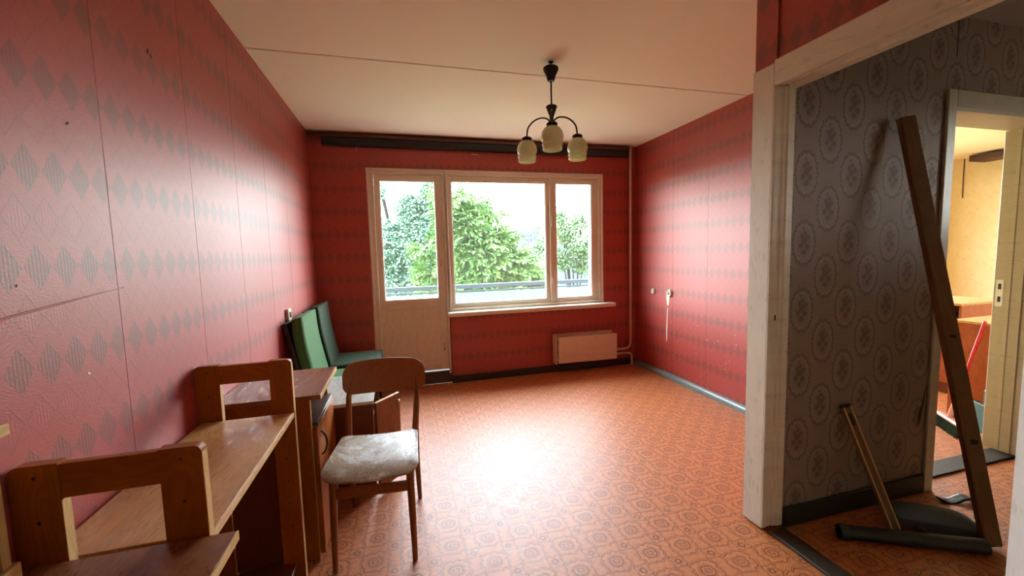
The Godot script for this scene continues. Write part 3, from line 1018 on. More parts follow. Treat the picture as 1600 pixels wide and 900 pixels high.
	for q: Array in [[2.75, 3.3, 0.0, 2.5], [3.3, 3.9, 0.0, 1.45], [3.3, 3.9, 2.1, 2.5], [3.9, 5.4, 0.0, 2.5]]:
		b.box(Vector3(4.68, q[2], q[0]), Vector3(4.75, q[3], q[1]), 0.0, 1)
	tag(put("wall_hall", b, M.grey), "far right hall wall in the same grey wallpaper", "wall", "", "structure")
	# bedroom
	b = MB.new()
	b.box(Vector3(3.47, 2.04, 2.60), Vector3(4.40, 2.5, 2.70), 0.0, 1)
	b.box(Vector3(4.40, 0.0, 2.56), Vector3(8.6, 2.5, 2.70), 0.0, 1)
	b.box(Vector3(8.5, 0.0, -0.02), Vector3(8.65, 2.55, 2.7), 0.0, 1)
	b.box(Vector3(3.531, 0.0, 0.0), Vector3(3.55, 2.5, 2.54), 0.0, 1)
	b.box(Vector3(3.531, 2.04, 2.54), Vector3(3.55, 2.5, 2.6), 0.0, 1)
	for q: Array in [[3.53, 4.6, 0.0, 2.5], [4.6, 7.4, 0.0, 0.6], [4.6, 7.4, 2.35, 2.5], [7.4, 8.6, 0.0, 2.5]]:
		b.box(Vector3(q[0], q[2], -0.3), Vector3(q[1], q[3], 0.0), 0.0, 1)
	tag(put("wall_bedroom", b, M.yellow), "bedroom wall in yellow mottled wallpaper seen through the hall door", "wall", "", "structure")
	var bw: Node3D
	bw = thing("window_3", "unseen side window added to light the hall from the right", "window", Vector3(4.735, 0, 0), 0, "", "structure")  # out of view, added to brighten the grey hall wall
	for q: Array in [[3.3, 3.36, 1.45, 2.1], [3.84, 3.9, 1.45, 2.1], [3.36, 3.84, 1.45, 1.51], [3.36, 3.84, 2.04, 2.1]]:
		put("window_frame", bx(Vector3(-0.03, q[2], q[0]), Vector3(0.03, q[3], q[1]), 0.003, 1), M.paint, bw)
	put("pane", bx(Vector3(-0.002, 1.51, 3.36), Vector3(0.002, 2.04, 3.84), 0.0, 1), M.glass, bw)
	bw = thing("window_2", "bedroom window lighting the yellow wall", "window", Vector3.ZERO, 0, "", "structure")
	put("window_frame", rect_frame(Vector2(4.6, 0.6), Vector2(7.4, 2.35), 0.06, 0.06, 0.06, 0.06, -0.12, -0.02), M.paint, bw)
	put("mullion", bx(Vector3(5.96, 0.66, -0.11), Vector3(6.04, 2.29, -0.03), 0.003, 1), M.paint, bw)
	put("pane", bx(Vector3(4.66, 0.66, -0.07), Vector3(5.96, 2.29, -0.066), 0.0, 1), M.glass, bw)
	put("pane", bx(Vector3(6.04, 0.66, -0.07), Vector3(7.34, 2.29, -0.066), 0.0, 1), M.glass, bw)
	# skirting
	var sk := MB.new()
	sk.x = Transform3D(Basis(Vector3.UP, 0.0), Vector3(3.41, 0, 0))
	sk.prism(PackedVector2Array([Vector2(0, 0), Vector2(-0.034, 0), Vector2(-0.034, 0.012), Vector2(-0.030, 0.03), Vector2(-0.022, 0.044), Vector2(-0.010, 0.054), Vector2(0, 0.058)]), 0.02, 2.63)
	tag(put("baseboard_right", sk, M.skirt), "glossy grey painted skirting along the right red wall", "skirting", "", "structure")
	tag(put("baseboard_back", bx(Vector3(1.243, 0.0, 0.0), Vector3(3.375, 0.075, 0.018), 0.004, 0), M.skirt_green), "dark skirting under the window", "skirting", "", "structure")
	tag(put("baseboard_left", bx(Vector3(0.0, 0.0, 0.02), Vector3(0.004, 0.058, 5.2), 0.001, 2), M.skirt), "grey skirting low on the left wall behind the furniture", "skirting", "", "structure")
	tag(put("baseboard_hall", bx(Vector3(2.47, 0.0, 2.75), Vector3(3.425, 0.098, 2.766), 0.004, 0), M.skirt_green), "dark green skirting under the grey hall wallpaper", "skirting", "", "structure")
	# casing of the hall doorway
	var k := thing("door_2", "cream painted casing of the doorway between living room and hall", "door frame", Vector3.ZERO, 0, "", "structure")
	put("casing", bx(Vector3(2.350, 0.012, 2.640), Vector3(2.363, 2.122, 2.748), 0.003, 1), M.paint, k)
	put("casing", bx(Vector3(2.350, 2.028, 2.748), Vector3(2.372, 2.134, 3.66), 0.003, 2), M.paint, k)
	b = wood()  # moulded jamb, drawn upwards
	b.x = Transform3D(Basis(Vector3(1, 0, 0), Vector3(0, 0, 1), Vector3(0, -1, 0)), Vector3(0, 0, 0))
	b.prism(PackedVector2Array([Vector2(2.350, 2.748), Vector2(2.350, 2.752), Vector2(2.354, 2.755), Vector2(2.372, 2.755), Vector2(2.376, 2.751), Vector2(2.400, 2.751), Vector2(2.404, 2.757), Vector2(2.420, 2.757), Vector2(2.424, 2.762), Vector2(2.458, 2.762), Vector2(2.461, 2.756), Vector2(2.461, 2.7502), Vector2(2.40, 2.748)]), -2.030, -0.02)
	put("jamb", b, M.paint, k)
	b = wood()
	b.prism(PackedVector2Array([Vector2(2.372, 2.058), Vector2(2.372, 2.026), Vector2(2.388, 2.026), Vector2(2.392, 2.032), Vector2(2.416, 2.032), Vector2(2.420, 2.020), Vector2(2.458, 2.020), Vector2(2.461, 2.024), Vector2(2.461, 2.058)]), 2.764, 3.55)
	put("head_jamb", b, M.paint, k)
	put("jamb", bx(Vector3(2.372, 0.012, 3.53), Vector3(2.461, 2.03, 3.558), 0.003, 1), M.paint, k)
	put("lock_hole", bx(Vector3(2.388, 1.005, 2.7505), Vector3(2.396, 1.03, 2.7518), 0.0, 1), M.black, k)
	tag(put("trim_1", bx(Vector3(2.372, 0.0, 2.767), Vector3(2.461, 0.014, 3.53), 0.004, 2), M.threshold), "dark worn wooden sill across the hall doorway", "threshold", "", "structure")
	tag(put("trim_2", bx(Vector3(3.49, 0.0, 2.575), Vector3(4.375, 0.012, 2.69), 0.003, 0), M.threshold), "dark wooden sill across the bedroom doorway", "threshold", "", "structure")
	# casing of the bedroom doorway
	k = thing("door_3", "dingy cream casing of the bedroom doorway with a chipped deep jamb", "door frame", Vector3.ZERO, 0, "", "structure")
	put("casing", bx(Vector3(3.425, 0.0, 2.752), Vector3(3.487, 2.094, 2.766), 0.003, 1), M.paint_dim, k)
	put("casing", bx(Vector3(3.487, 2.02, 2.752), Vector3(4.46, 2.094, 2.766), 0.003, 0), M.paint_dim, k)
	put("casing", bx(Vector3(4.395, 0.0, 2.752), Vector3(4.46, 2.02, 2.766), 0.003, 1), M.paint_dim, k)
	put("jamb", bx(Vector3(3.472, 0.013, 2.55), Vector3(3.492, 2.0, 2.75), 0.003, 1), M.paint_dim, k)
	put("head_jamb", bx(Vector3(3.473, 2.0, 2.55), Vector3(4.398, 2.028, 2.75), 0.003, 0), M.paint_dim, k)
	b = wood()
	b.x = Transform3D(Basis(Vector3(1, 0, 0), Vector3(0, 0, 1), Vector3(0, -1, 0)), Vector3.ZERO)
	b.prism(PackedVector2Array([Vector2(4.40, 2.53), Vector2(4.384, 2.53), Vector2(4.380, 2.534), Vector2(4.380, 2.590), Vector2(4.366, 2.592), Vector2(4.364, 2.612), Vector2(4.368, 2.616), Vector2(4.368, 2.660), Vector2(4.376, 2.664), Vector2(4.376, 2.70), Vector2(4.384, 2.704), Vector2(4.384, 2.752), Vector2(4.40, 2.752)]), -2.0, -0.013)
	var j := put("jamb", b, M.paint_dim, k)
	var sp := bx(Vector3(4.378, 0.925, 2.543), Vector3(4.380, 1.095, 2.577), 0.0008, 1)
	var plate := put("strike_plate", sp, M.steel, j)
	plate.set_meta("label", "steel strike plate with two bolt holes")
	for y: float in [0.955, 1.035]:
		put("strike_hole", bx(Vector3(4.3775, y, 2.553), Vector3(4.3782, y + 0.035, 2.567), 0.0, 1), M.black, k)
	# outer face of the block, pierced by the flat's openings
	b = MB.new()
	for q: Array in [[-14.0, 0.494, -9.0, 14.0], [0.494, 2.99, 2.184, 14.0], [2.99, 4.6, -9.0, 14.0], [1.24, 2.99, -9.0, 0.752], [0.494, 1.24, -9.0, 0.1], [4.6, 7.4, -9.0, 0.6], [4.6, 7.4, 2.35, 14.0], [7.4, 20.0, -9.0, 14.0]]:
		b.box(Vector3(q[0], q[2], -0.36), Vector3(q[1], q[3], -0.305), 0.0, 1)
	tag(put("wall_facade", b, M.facade), "outer concrete face of the apartment block", "wall", "", "structure")
	tag(put("ground", bx(Vector3(-60, -9.4, -90), Vector3(70, -9.0, -0.4), 0.0, 0), M.grass), "grassy courtyard far below the balcony", "ground", "", "structure")


# ------------------------------------------------------------------ small things of the room
func radiator() -> void:
	var t := thing("radiator", "cream sheet-metal convector under the window with its front cover askew", "radiator")
	var b := mb(Transform3D(Basis(Vector3.BACK, deg_to_rad(-0.6)), Vector3(2.74, 0.262, 0.118)))
	b.box(Vector3(-0.352, -0.146, -0.009), Vector3(0.358, 0.146, 0.009), 0.006, 0)
	put("front_cover", b, M.radiator, t)
	put("back_plate", bx(Vector3(2.37, 0.12, 0.006), Vector3(3.09, 0.425, 0.018), 0.002, 0), M.radiator, t)
	put("end_plate", bx(Vector3(2.362, 0.11, 0.012), Vector3(2.378, 0.43, 0.112), 0.003, 1), M.radiator, t)
	put("end_plate", bx(Vector3(3.076, 0.14, 0.012), Vector3(3.088, 0.40, 0.106), 0.003, 1), M.radiator, t)
	var fin := MB.new()
	for k in 46:
		fin.box(Vector3(2.40 + k * 0.0145, 0.17, 0.02), Vector3(2.401 + k * 0.0145, 0.37, 0.106), 0.0, 1)
	put("fins", fin, M.skirt, t)
	for y: float in [0.20, 0.30]:
		var p := MB.new()
		p.tube([Vector3(2.385, y, 0.06), Vector3(3.10, y, 0.06)], 0.012, 12)
		put("heating_tube", p, M.pipe_paint, t)
	var h := thing("heating_pipe", "cream painted heating pipe running down the corner into the radiator", "pipe")
	var p := MB.new()
	p.tube([Vector3(3.318, 2.498, 0.05), Vector3(3.316, 0.30, 0.05), Vector3(3.310, 0.245, 0.05), Vector3(3.290, 0.214, 0.052), Vector3(3.25, 0.203, 0.056), Vector3(3.10, 0.20, 0.06)], 0.0125, 14)
	put("riser", p, M.pipe_paint, h)
	p = MB.new()
	p.tube([Vector3(3.10, 0.15, 0.06), Vector3(3.27, 0.147, 0.055), Vector3(3.312, 0.137, 0.052), Vector3(3.330, 0.11, 0.05), Vector3(3.333, 0.0, 0.05)], 0.0125, 14)
	put("return_pipe", p, M.pipe_paint, h)
	for y: float in [0.52, 0.505, 0.495]:
		p = MB.new()
		p.tube([Vector3(3.3165, y - 0.012, 0.05), Vector3(3.3165, y + 0.012, 0.05)], 0.0175 if y != 0.505 else 0.0165, 12)
		put("coupling", p, M.pipe_paint, h)


func wall_socket(z: float, r: float, label: String) -> void:
	var t := thing("wall_socket", label, "socket", Vector3(3.41, 0.889, z), 0.0, "round sockets on the right wall")
	var a := mb(Transform3D(Basis(Vector3.BACK, PI / 2), Vector3.ZERO))
	a.lathe([Vector2(r, 0.0), Vector2(r, 0.016), Vector2(r * 0.9, 0.022), Vector2(r * 0.72, 0.024), Vector2(r * 0.66, 0.016), Vector2(0.0001, 0.016)], 28)
	put("face", a, M.plastic, t)
	a = mb(Transform3D(Basis(Vector3.BACK, PI / 2), Vector3(0, 0, 0)))
	a.lathe([Vector2(r * 0.35, 0.0162), Vector2(r * 0.35, 0.024), Vector2(0.0001, 0.025)], 16)
	put("insert", a, M.paint_dim, t)
	for s: float in [-1, 1]:
		a = mb(Transform3D(Basis(Vector3.BACK, PI / 2), Vector3(0, 0, s * r * 0.2)))
		a.lathe([Vector2(r * 0.07, 0.022), Vector2(r * 0.07, 0.0256), Vector2(0.0001, 0.0257)], 8)
		put("pin_hole", a, M.black, t)


func bits() -> void:
	radiator()
	var t := thing("curtain_rail", "long curtain rail under the ceiling over a strip darkened as its shadow gap", "curtain rail")
	put("rail_board", bx(Vector3(0.125, 2.375, 0.0), Vector3(3.298, 2.447, 0.05), 0.003, 0), M.dark, t)  # near-black strip stands in for the shadow gap under the top strip
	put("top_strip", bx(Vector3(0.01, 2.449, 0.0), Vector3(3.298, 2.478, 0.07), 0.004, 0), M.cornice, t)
	put("bracket", bx(Vector3(0.42, 2.34, 0.0), Vector3(0.425, 2.375, 0.012), 0.001, 1), M.steel, t)
	put("bracket", bx(Vector3(1.52, 2.345, 0.0), Vector3(1.60, 2.352, 0.012), 0.001, 0), M.pipe_paint, t)
	wall_socket(0.366, 0.028, "smaller round cream socket on the right red wall, farther one, nearer the window")
	wall_socket(0.637, 0.040, "larger round cream socket above the torn plaster streak")
	t = thing("light_switch", "flat cream switch plate on the left wall above the green chairs", "switch", Vector3(0, 0.956, 1.108))
	put("plate", bx(Vector3(0.0, -0.042, -0.04), Vector3(0.022, 0.042, 0.04), 0.004, 1), M.plastic, t)
	put("rocker", bx(Vector3(0.022, -0.02, -0.016), Vector3(0.027, 0.02, 0.016), 0.002, 1), M.cornice, t)
	# stand on the near desk
	t = thing("wooden_stand", "small pale wooden stand against the left wall on the nearest desk", "stand")
	put("base_board", bx(Vector3(0.003, 0.7455, 3.235), Vector3(0.036, 0.777, 3.62)), M.edge, t)
	put("upright", bx(Vector3(0.003, 0.777, 3.245), Vector3(0.030, 1.06, 3.262)), M.edge, t)
	put("upper_rail", bx(Vector3(0.003, 1.036, 3.262), Vector3(0.066, 1.058, 3.285)), M.edge, t)
	put("back_board", bx(Vector3(0.003, 0.777, 3.262), Vector3(0.009, 1.03, 3.6)), M.umber, t)
	# the white door leaf folded back at the right edge
	t = thing("door_leaf", "white painted door leaf folded back beside the camera, only its edge in view", "door", Vector3(2.342, 0, 3.568), deg_to_rad(-24))
	put("leaf", bx(Vector3(-0.04, 0.02, 0.0), Vector3(0.0, 2.02, 0.72), 0.002, 1), M.white, t)
	put("hinge", bx(Vector3(-0.002, 0.30, -0.006), Vector3(0.012, 0.40, 0.006), 0.002, 1), M.steel, t)
	put("lock_plate", bx(Vector3(-0.0415, 0.35, 0.03), Vector3(-0.039, 0.41, 0.055), 0.0008, 1), M.steel, t)


func beam(a: Vector3, b: Vector3, w: float, d: float, facing: Vector3) -> MB:  # a board from a to b: w wide, d thick across facing
	var y := (b - a).normalized()
	var z := (facing - y * facing.dot(y)).normalized()
	var m := wood()
	m.x = Transform3D(Basis(y.cross(z), y, z), a)
	m.box(Vector3(-w / 2, 0, -d / 2), Vector3(w / 2, (b - a).length(), d / 2), 0.004, 1)
	return m


func hall_things() -> void:
	var t := thing("plank", "long dark worn plank leaning against the grey wall beside the bedroom door", "plank")
	put("board", beam(Vector3(3.20, 0.012, 3.13), Vector3(3.095, 1.93, 2.786), 0.066, 0.034, Vector3(-0.45, 0.2, 1)), M.plank, t)
	for k: Array in [[0.47, 0.012], [0.23, 0.02]]:
		var f: float = k[0]
		var q := Vector3(3.20, 0.012, 3.13).lerp(Vector3(3.095, 1.93, 2.786), f)
		var m := mb(Transform3D(Basis.looking_at(Vector3(0.45, -0.2, -1), Vector3.UP), q + Vector3(-0.45, 0.2, 1).normalized() * 0.0185))
		m.box(Vector3(-0.012, -k[1] / 2, -0.002), Vector3(0.012, k[1] / 2, 0.002), 0.001, 1)
		put("notch", m, M.black, t)
	t = thing("short_lath", "short slotted lath leaning on the grey wall behind the dark pipe", "lath")
	var a := Vector3(2.895, 0.008, 2.965)
	var b := Vector3(2.828, 0.555, 2.764)
	put("board", beam(a, b, 0.046, 0.016, Vector3(-0.15, 0.2, 1)), M.lath, t)
	var n := Vector3(-0.15, 0.2, 1).normalized()
	var side := (b - a).normalized().cross(n).normalized()
	for s: float in [-1, 1]:
		put("edge_bead", beam(a + n * 0.010 + side * s * 0.019, b + n * 0.010 + side * s * 0.019, 0.007, 0.008, n), M.edge, t)
	put("slot", beam(a.lerp(b, 0.84) + n * 0.0075, a.lerp(b, 0.94) + n * 0.0075, 0.016, 0.004, n), M.black, t)
	put("end_cap", beam(a.lerp(b, 0.985), a.lerp(b, 1.012), 0.052, 0.022, n), M.black, t)
	var pipe := MB.new()
	var p0 := Vector3(2.646, 0.031, 2.886)
	var p1 := Vector3(3.131, 0.031, 3.144)
	var dd := (p1 - p0).normalized()
	pipe.x = Transform3D(Basis(dd.cross(Vector3.UP), dd, Vector3.UP), p0)
	pipe.lathe([Vector2(0.026, 0.22), Vector2(0.026, 0.0), Vector2(0.026, 0.0), Vector2(0.031, 0.0), Vector2(0.031, 0.0), Vector2(0.031, 0.55), Vector2(0.031, 0.55), Vector2(0.026, 0.55), Vector2(0.026, 0.55), Vector2(0.026, 0.33)], 28)
	t = thing("drain_pipe", "dark grey plastic pipe with an open end lying on the hall floor", "pipe")
	put("pipe_wall", pipe, M.tube, t)
	pipe = MB.new()
	pipe.x = Transform3D(Basis(dd.cross(Vector3.UP), dd, Vector3.UP), p0)
	pipe.lathe([Vector2(0.031, 0.0), Vector2(0.0335, 0.004), Vector2(0.0335, 0.03), Vector2(0.031, 0.034)], 28)
	put("socket_collar", pipe, M.tube, t)
	# moulded plastic piece: an upturned tapering shell with a spout underneath
	t = thing("plastic_shell", "dark grey moulded plastic shell lying behind the pipe on the hall floor", "plastic part", Vector3(3.10, 0, 2.955), deg_to_rad(-38))
	var poly := dense(rrect(-0.15, -0.058, 0.17, 0.058, [0.05, 0.02, 0.02, 0.05], 6), 0.02)
	var s := MB.new()
	s.x = Transform3D(Basis(Vector3(1, 0, 0), Vector3(0, 0, -1), Vector3(0, 1, 0)), Vector3(0, 0.045, 0))
	s.plate(poly, 0.05, func(x: float, y: float) -> float: return 0.05 * (1.0 - pow(absf(y) / 0.06, 3)) * (1.0 - pow(absf(x - 0.01) / 0.17, 4)) - 0.018, 10, 0.006)
	put("shell", s, M.greyplastic, t)
	s = MB.new()
	s.tube([Vector3(-0.04, 0.02, 0.05), Vector3(-0.045, 0.017, 0.085)], 0.017, 14)
	put("spout", s, M.greyplastic, t)
	var scrap := MB.new()
	scrap.x = Transform3D(Basis(Vector3(1, 0, 0), Vector3(0, 0, -1), Vector3(0, 1, 0)).rotated(Vector3.UP, -0.3), Vector3(3.48, 0.012, 2.87))
	scrap.plate(dense(rrect(-0.085, -0.022, 0.085, 0.022, [0.02, 0.008, 0.02, 0.004], 4), 0.015), 0.012, func(x: float, y: float) -> float: return 0.012 * sin(x * 40.0), 4, 0.002)
	tag(put("rubber_scrap", scrap, M.black), "crumpled black scrap on the hall floor behind the plastic shell", "scrap")
	var pan := MB.new()
	pan.x = Transform3D(Basis(Vector3(1, 0, 0), Vector3(0, 0, -1), Vector3(0, 1, 0)).rotated(Vector3.UP, 0.5), Vector3(4.17, 0.011, 2.90))
	pan.plate(dense(rrect(-0.075, -0.05, 0.075, 0.05, [0.03, 0.012, 0.02, 0.04], 5), 0.015), 0.008, func(x: float, y: float) -> float: return 0.006 * cos(x * 30.0), 5, 0.002)
	tag(put("linoleum_offcut", pan, M.slate), "flat blue-grey offcut on the floor beside the bedroom door jamb", "offcut")


func bedroom_things() -> void:
	var t := thing("bedroom_cabinet", "orange-brown veneered cabinet just inside the bedroom door", "cabinet", Vector3(4.79, 0, 2.135), deg_to_rad(0))
	put("side_panel", bx(Vector3(0, 0, 0), Vector3(0.018, 0.735, 0.38)), M.orange_wood, t)
	put("top_board", bx(Vector3(-0.004, 0.735, -0.004), Vector3(0.50, 0.752, 0.384)), M.pale_wood, t)
	put("side_panel", bx(Vector3(0.48, 0, 0), Vector3(0.498, 0.735, 0.38)), M.orange_wood, t)
	put("door", bx(Vector3(0.018, 0.06, -0.002), Vector3(0.48, 0.733, 0.016)), M.orange_wood, t)
	put("back_panel", bx(Vector3(0.018, 0.02, 0.372), Vector3(0.48, 0.735, 0.38)), M.umber, t)
	put("plinth", bx(Vector3(0.018, 0.0, 0.03), Vector3(0.48, 0.058, 0.045)), M.umber, t)
	t = thing("bedroom_desk", "orange-brown desk with an open niche, farther into the bedroom", "desk", Vector3(5.36, 0, 1.20))
	put("top_board", bx(Vector3(-0.01, 0.79, 0), Vector3(0.62, 0.81, 0.70)), M.pale_wood, t)
	put("side_panel", bx(Vector3(0, 0, 0.0), Vector3(0.60, 0.789, 0.018)), M.orange_wood, t)
	put("side_panel", bx(Vector3(0, 0, 0.68), Vector3(0.60, 0.789, 0.698)), M.orange_wood, t)
	put("drawer_front", bx(Vector3(0.0, 0.10, 0.019), Vector3(0.018, 0.66, 0.679)), M.orange_wood, t)
	put("niche_shelf", bx(Vector3(0.019, 0.645, 0.019), Vector3(0.58, 0.66, 0.679)), M.umber, t)
	put("back_panel", bx(Vector3(0.585, 0.05, 0.019), Vector3(0.598, 0.788, 0.679)), M.umber, t)
	put("plinth", bx(Vector3(0.02, 0.0, 0.019), Vector3(0.035, 0.099, 0.679)), M.umber, t)
	t = thing("broom", "broom with a red stick, pink head and dark green bristles, against the bedroom cabinet", "broom")
	var hd := (Vector3(4.39, 0, 2.43) - Vector3(4.56, 0, 2.21)).normalized()
	var bl := MB.new()
	var c := Vector3(4.475, 0.085, 2.315)
	bl.x = Transform3D(Basis(hd, Vector3.UP, hd.cross(Vector3.UP)), c)
	bl.box(Vector3(-0.14, -0.012, -0.022), Vector3(0.14, 0.012, 0.022), 0.008, 0)
	put("head", bl, M.pink, t)
	var br := MB.new()
	br.x = bl.x
	for k in 150:
		var px := -0.132 + 0.264 * (k / 5) / 29.0
		var pz := -0.017 + 0.0085 * (k % 5)
		br.tube([Vector3(px, -0.010, pz), Vector3(px * 1.12 + rng.randf_range(-0.004, 0.004), -0.082, pz * 1.7 + rng.randf_range(-0.004, 0.004))], [0.0035, 0.0045], 5, true)
	stuff(put("bristles", br, M.bristle, t))
	var st := MB.new()
	st.tube([c + Vector3(0, 0.008, 0), Vector3(4.775, 0.765, 2.32)], 0.0105, 12)
	put("stick", st, M.redplastic, t)
	st = MB.new()
	st.tube([c + Vector3(0, 0.01, 0), c + Vector3(0.04, 0.105, 0.0006)], [0.017, 0.013], 12)
	put("stick_socket", st, M.pink, t)
	t = thing("dustpan", "dark green dustpan standing on edge behind the broom in the bedroom", "dustpan", Vector3(4.62, 0, 2.42), deg_to_rad(55))
	put("tray", bx(Vector3(-0.12, 0.0, 0.0), Vector3(0.12, 0.20, 0.006), 0.002, 1), M.teal, t)
	put("rim", bx(Vector3(-0.12, 0.0, 0.006), Vector3(-0.112, 0.20, 0.04), 0.002, 1), M.teal, t)
	put("rim", bx(Vector3(0.112, 0.0, 0.006), Vector3(0.12, 0.20, 0.04), 0.002, 1), M.teal, t)
	put("handle", bx(Vector3(-0.018, 0.20, 0.0), Vector3(0.018, 0.31, 0.014), 0.005, 1), M.teal, t)
	t = thing("curtain_cornice", "brown curtain cornice hanging under the bedroom ceiling", "cornice")
	put("board", bx(Vector3(8.20, 2.40, 0.45), Vector3(8.495, 2.42, 2.3), 0.003, 2), M.cornice, t)
	put("fascia", bx(Vector3(8.185, 2.40, 0.45), Vector3(8.20, 2.475, 2.3), 0.003, 2), M.cornice, t)
	var cord := MB.new()
	cord.tube([Vector3(8.492, 2.49, 0.25), Vector3(8.49, 2.2, 0.25), Vector3(8.492, 1.95, 0.255)], 0.006, 8)
	tag(put("cord", cord, M.cornice), "thin cord hanging down the yellow bedroom wall", "cord")


# ------------------------------------------------------------------ outside the window
func leaf_mesh(kind: int) -> ArrayMesh:
	var m := MB.new()
	var blades := []
	if kind == 0:  # a feather of leaflets
		for k in 4:
			for s: float in [-1, 1]:
				blades.append([Vector3(0, 0, 0.045 + 0.045 * k), Vector3(s, -0.15, 0.55).normalized(), 0.085, 0.019])
		blades.append([Vector3(0, 0, 0.22), Vector3(0, -0.2, 1).normalized(), 0.08, 0.02])
	else:  # small oval leaves
		for k in 5:
			var a := TAU * k / 5.0
			blades.append([Vector3(cos(a) * 0.05, 0.02 * (k % 2), sin(a) * 0.05), Vector3(cos(a), -0.35, sin(a)).normalized(), 0.075, 0.026])
	for bl in blades:
		var d: Vector3 = bl[1]
		var sd: Vector3 = d.cross(Vector3.UP).normalized()
		var nn: Vector3 = sd.cross(d).normalized()
		var o: Vector3 = bl[0]
		var tip: Vector3 = o + d * bl[2] - nn * 0.012
		var mid: Vector3 = o + d * bl[2] * 0.45
		var l: Vector3 = mid + sd * bl[3] - nn * 0.006
		var r: Vector3 = mid - sd * bl[3] - nn * 0.006
		for t: Array in [[o, l, mid], [l, tip, mid], [o, mid, r], [mid, tip, r]]:
			m.tri(t[0], t[1], t[2], nn, nn, nn)
	return m.mesh()


# blobs: [centre, radii, clusters]; a branch reaches each of them from the trunk
func tree(called: String, label: String, foot: Vector3, fork: Vector3, r0: float, blobs: Array, leaf: ArrayMesh, m: Material, size: float) -> void:
	var t := thing(called, label, "tree", foot)
	var tr := MB.new()
	var top := fork - foot
	tr.tube([Vector3.ZERO, top * 0.5 + Vector3(0.1, 0, 0.05), top], [r0, r0 * 0.75, r0 * 0.5], 10)
	put("trunk", tr, M.bark, t)
	var where := []
	var cols := PackedColorArray()
	for bb: Array in blobs:
		var c: Vector3 = bb[0] - foot
		var rad: Vector3 = bb[1]
		var br := MB.new()
		br.tube([top * 0.85, (top * 0.85).lerp(c, 0.5) + Vector3(0, 0.12, 0), c, c + Vector3(0, rad.y * 0.5, 0)], [r0 * 0.35, r0 * 0.24, r0 * 0.14, r0 * 0.05], 7)
		for k in 7:
			var e := c + Vector3(rng.randf_range(-1, 1) * rad.x, rng.randf_range(-0.6, 0.9) * rad.y, rng.randf_range(-1, 1) * rad.z) * 0.8
			br.tube([c.lerp(top, 0.2), c.lerp(e, 0.5) + Vector3(0, 0.05, 0), e], [r0 * 0.10, r0 * 0.07, r0 * 0.025], 5)
		put("branch", br, M.bark, t)
		for k in int(bb[2] * (2.6 if m == M.leaf_blue else 1.9)):
			var d := Vector3(rng.randfn(), rng.randfn(), rng.randfn()).normalized()
			var rr := pow(rng.randf(), 0.42)
			var p := c + Vector3(d.x * rad.x, d.y * rad.y, d.z * rad.z) * rr
			var out := Vector3(d.x, d.y * 0.4 - 0.25, d.z).normalized()
			var bs := Basis.looking_at(-out, Vector3(rng.randf_range(-0.5, 0.5), 1, rng.randf_range(-0.5, 0.5)).normalized()) if absf(out.y) < 0.98 else Basis.IDENTITY
			bs = bs * Basis(Vector3.BACK, rng.randf_range(-0.9, 0.9)) * Basis(Vector3.RIGHT, rng.randf_range(-0.5, 0.6))
			where.append(Transform3D(bs.scaled_local(Vector3.ONE * size * rng.randf_range(0.7, 1.3)), p))
			var g := rng.randf_range(0.75, 1.15)
			cols.append(Color(g * rng.randf_range(0.85, 1.1), g, g * rng.randf_range(0.8, 1.05)))
	var mm := MultiMesh.new()
	mm.transform_format = MultiMesh.TRANSFORM_3D
	mm.use_colors = true
	mm.mesh = leaf
	mm.instance_count = where.size()
	for k in where.size():
		mm.set_instance_transform(k, where[k])
		mm.set_instance_color(k, cols[k])
	var f := MultiMeshInstance3D.new()
	f.name = "foliage"
	f.multimesh = mm
	f.material_override = m
	t.add_child(f)
	stuff(f)


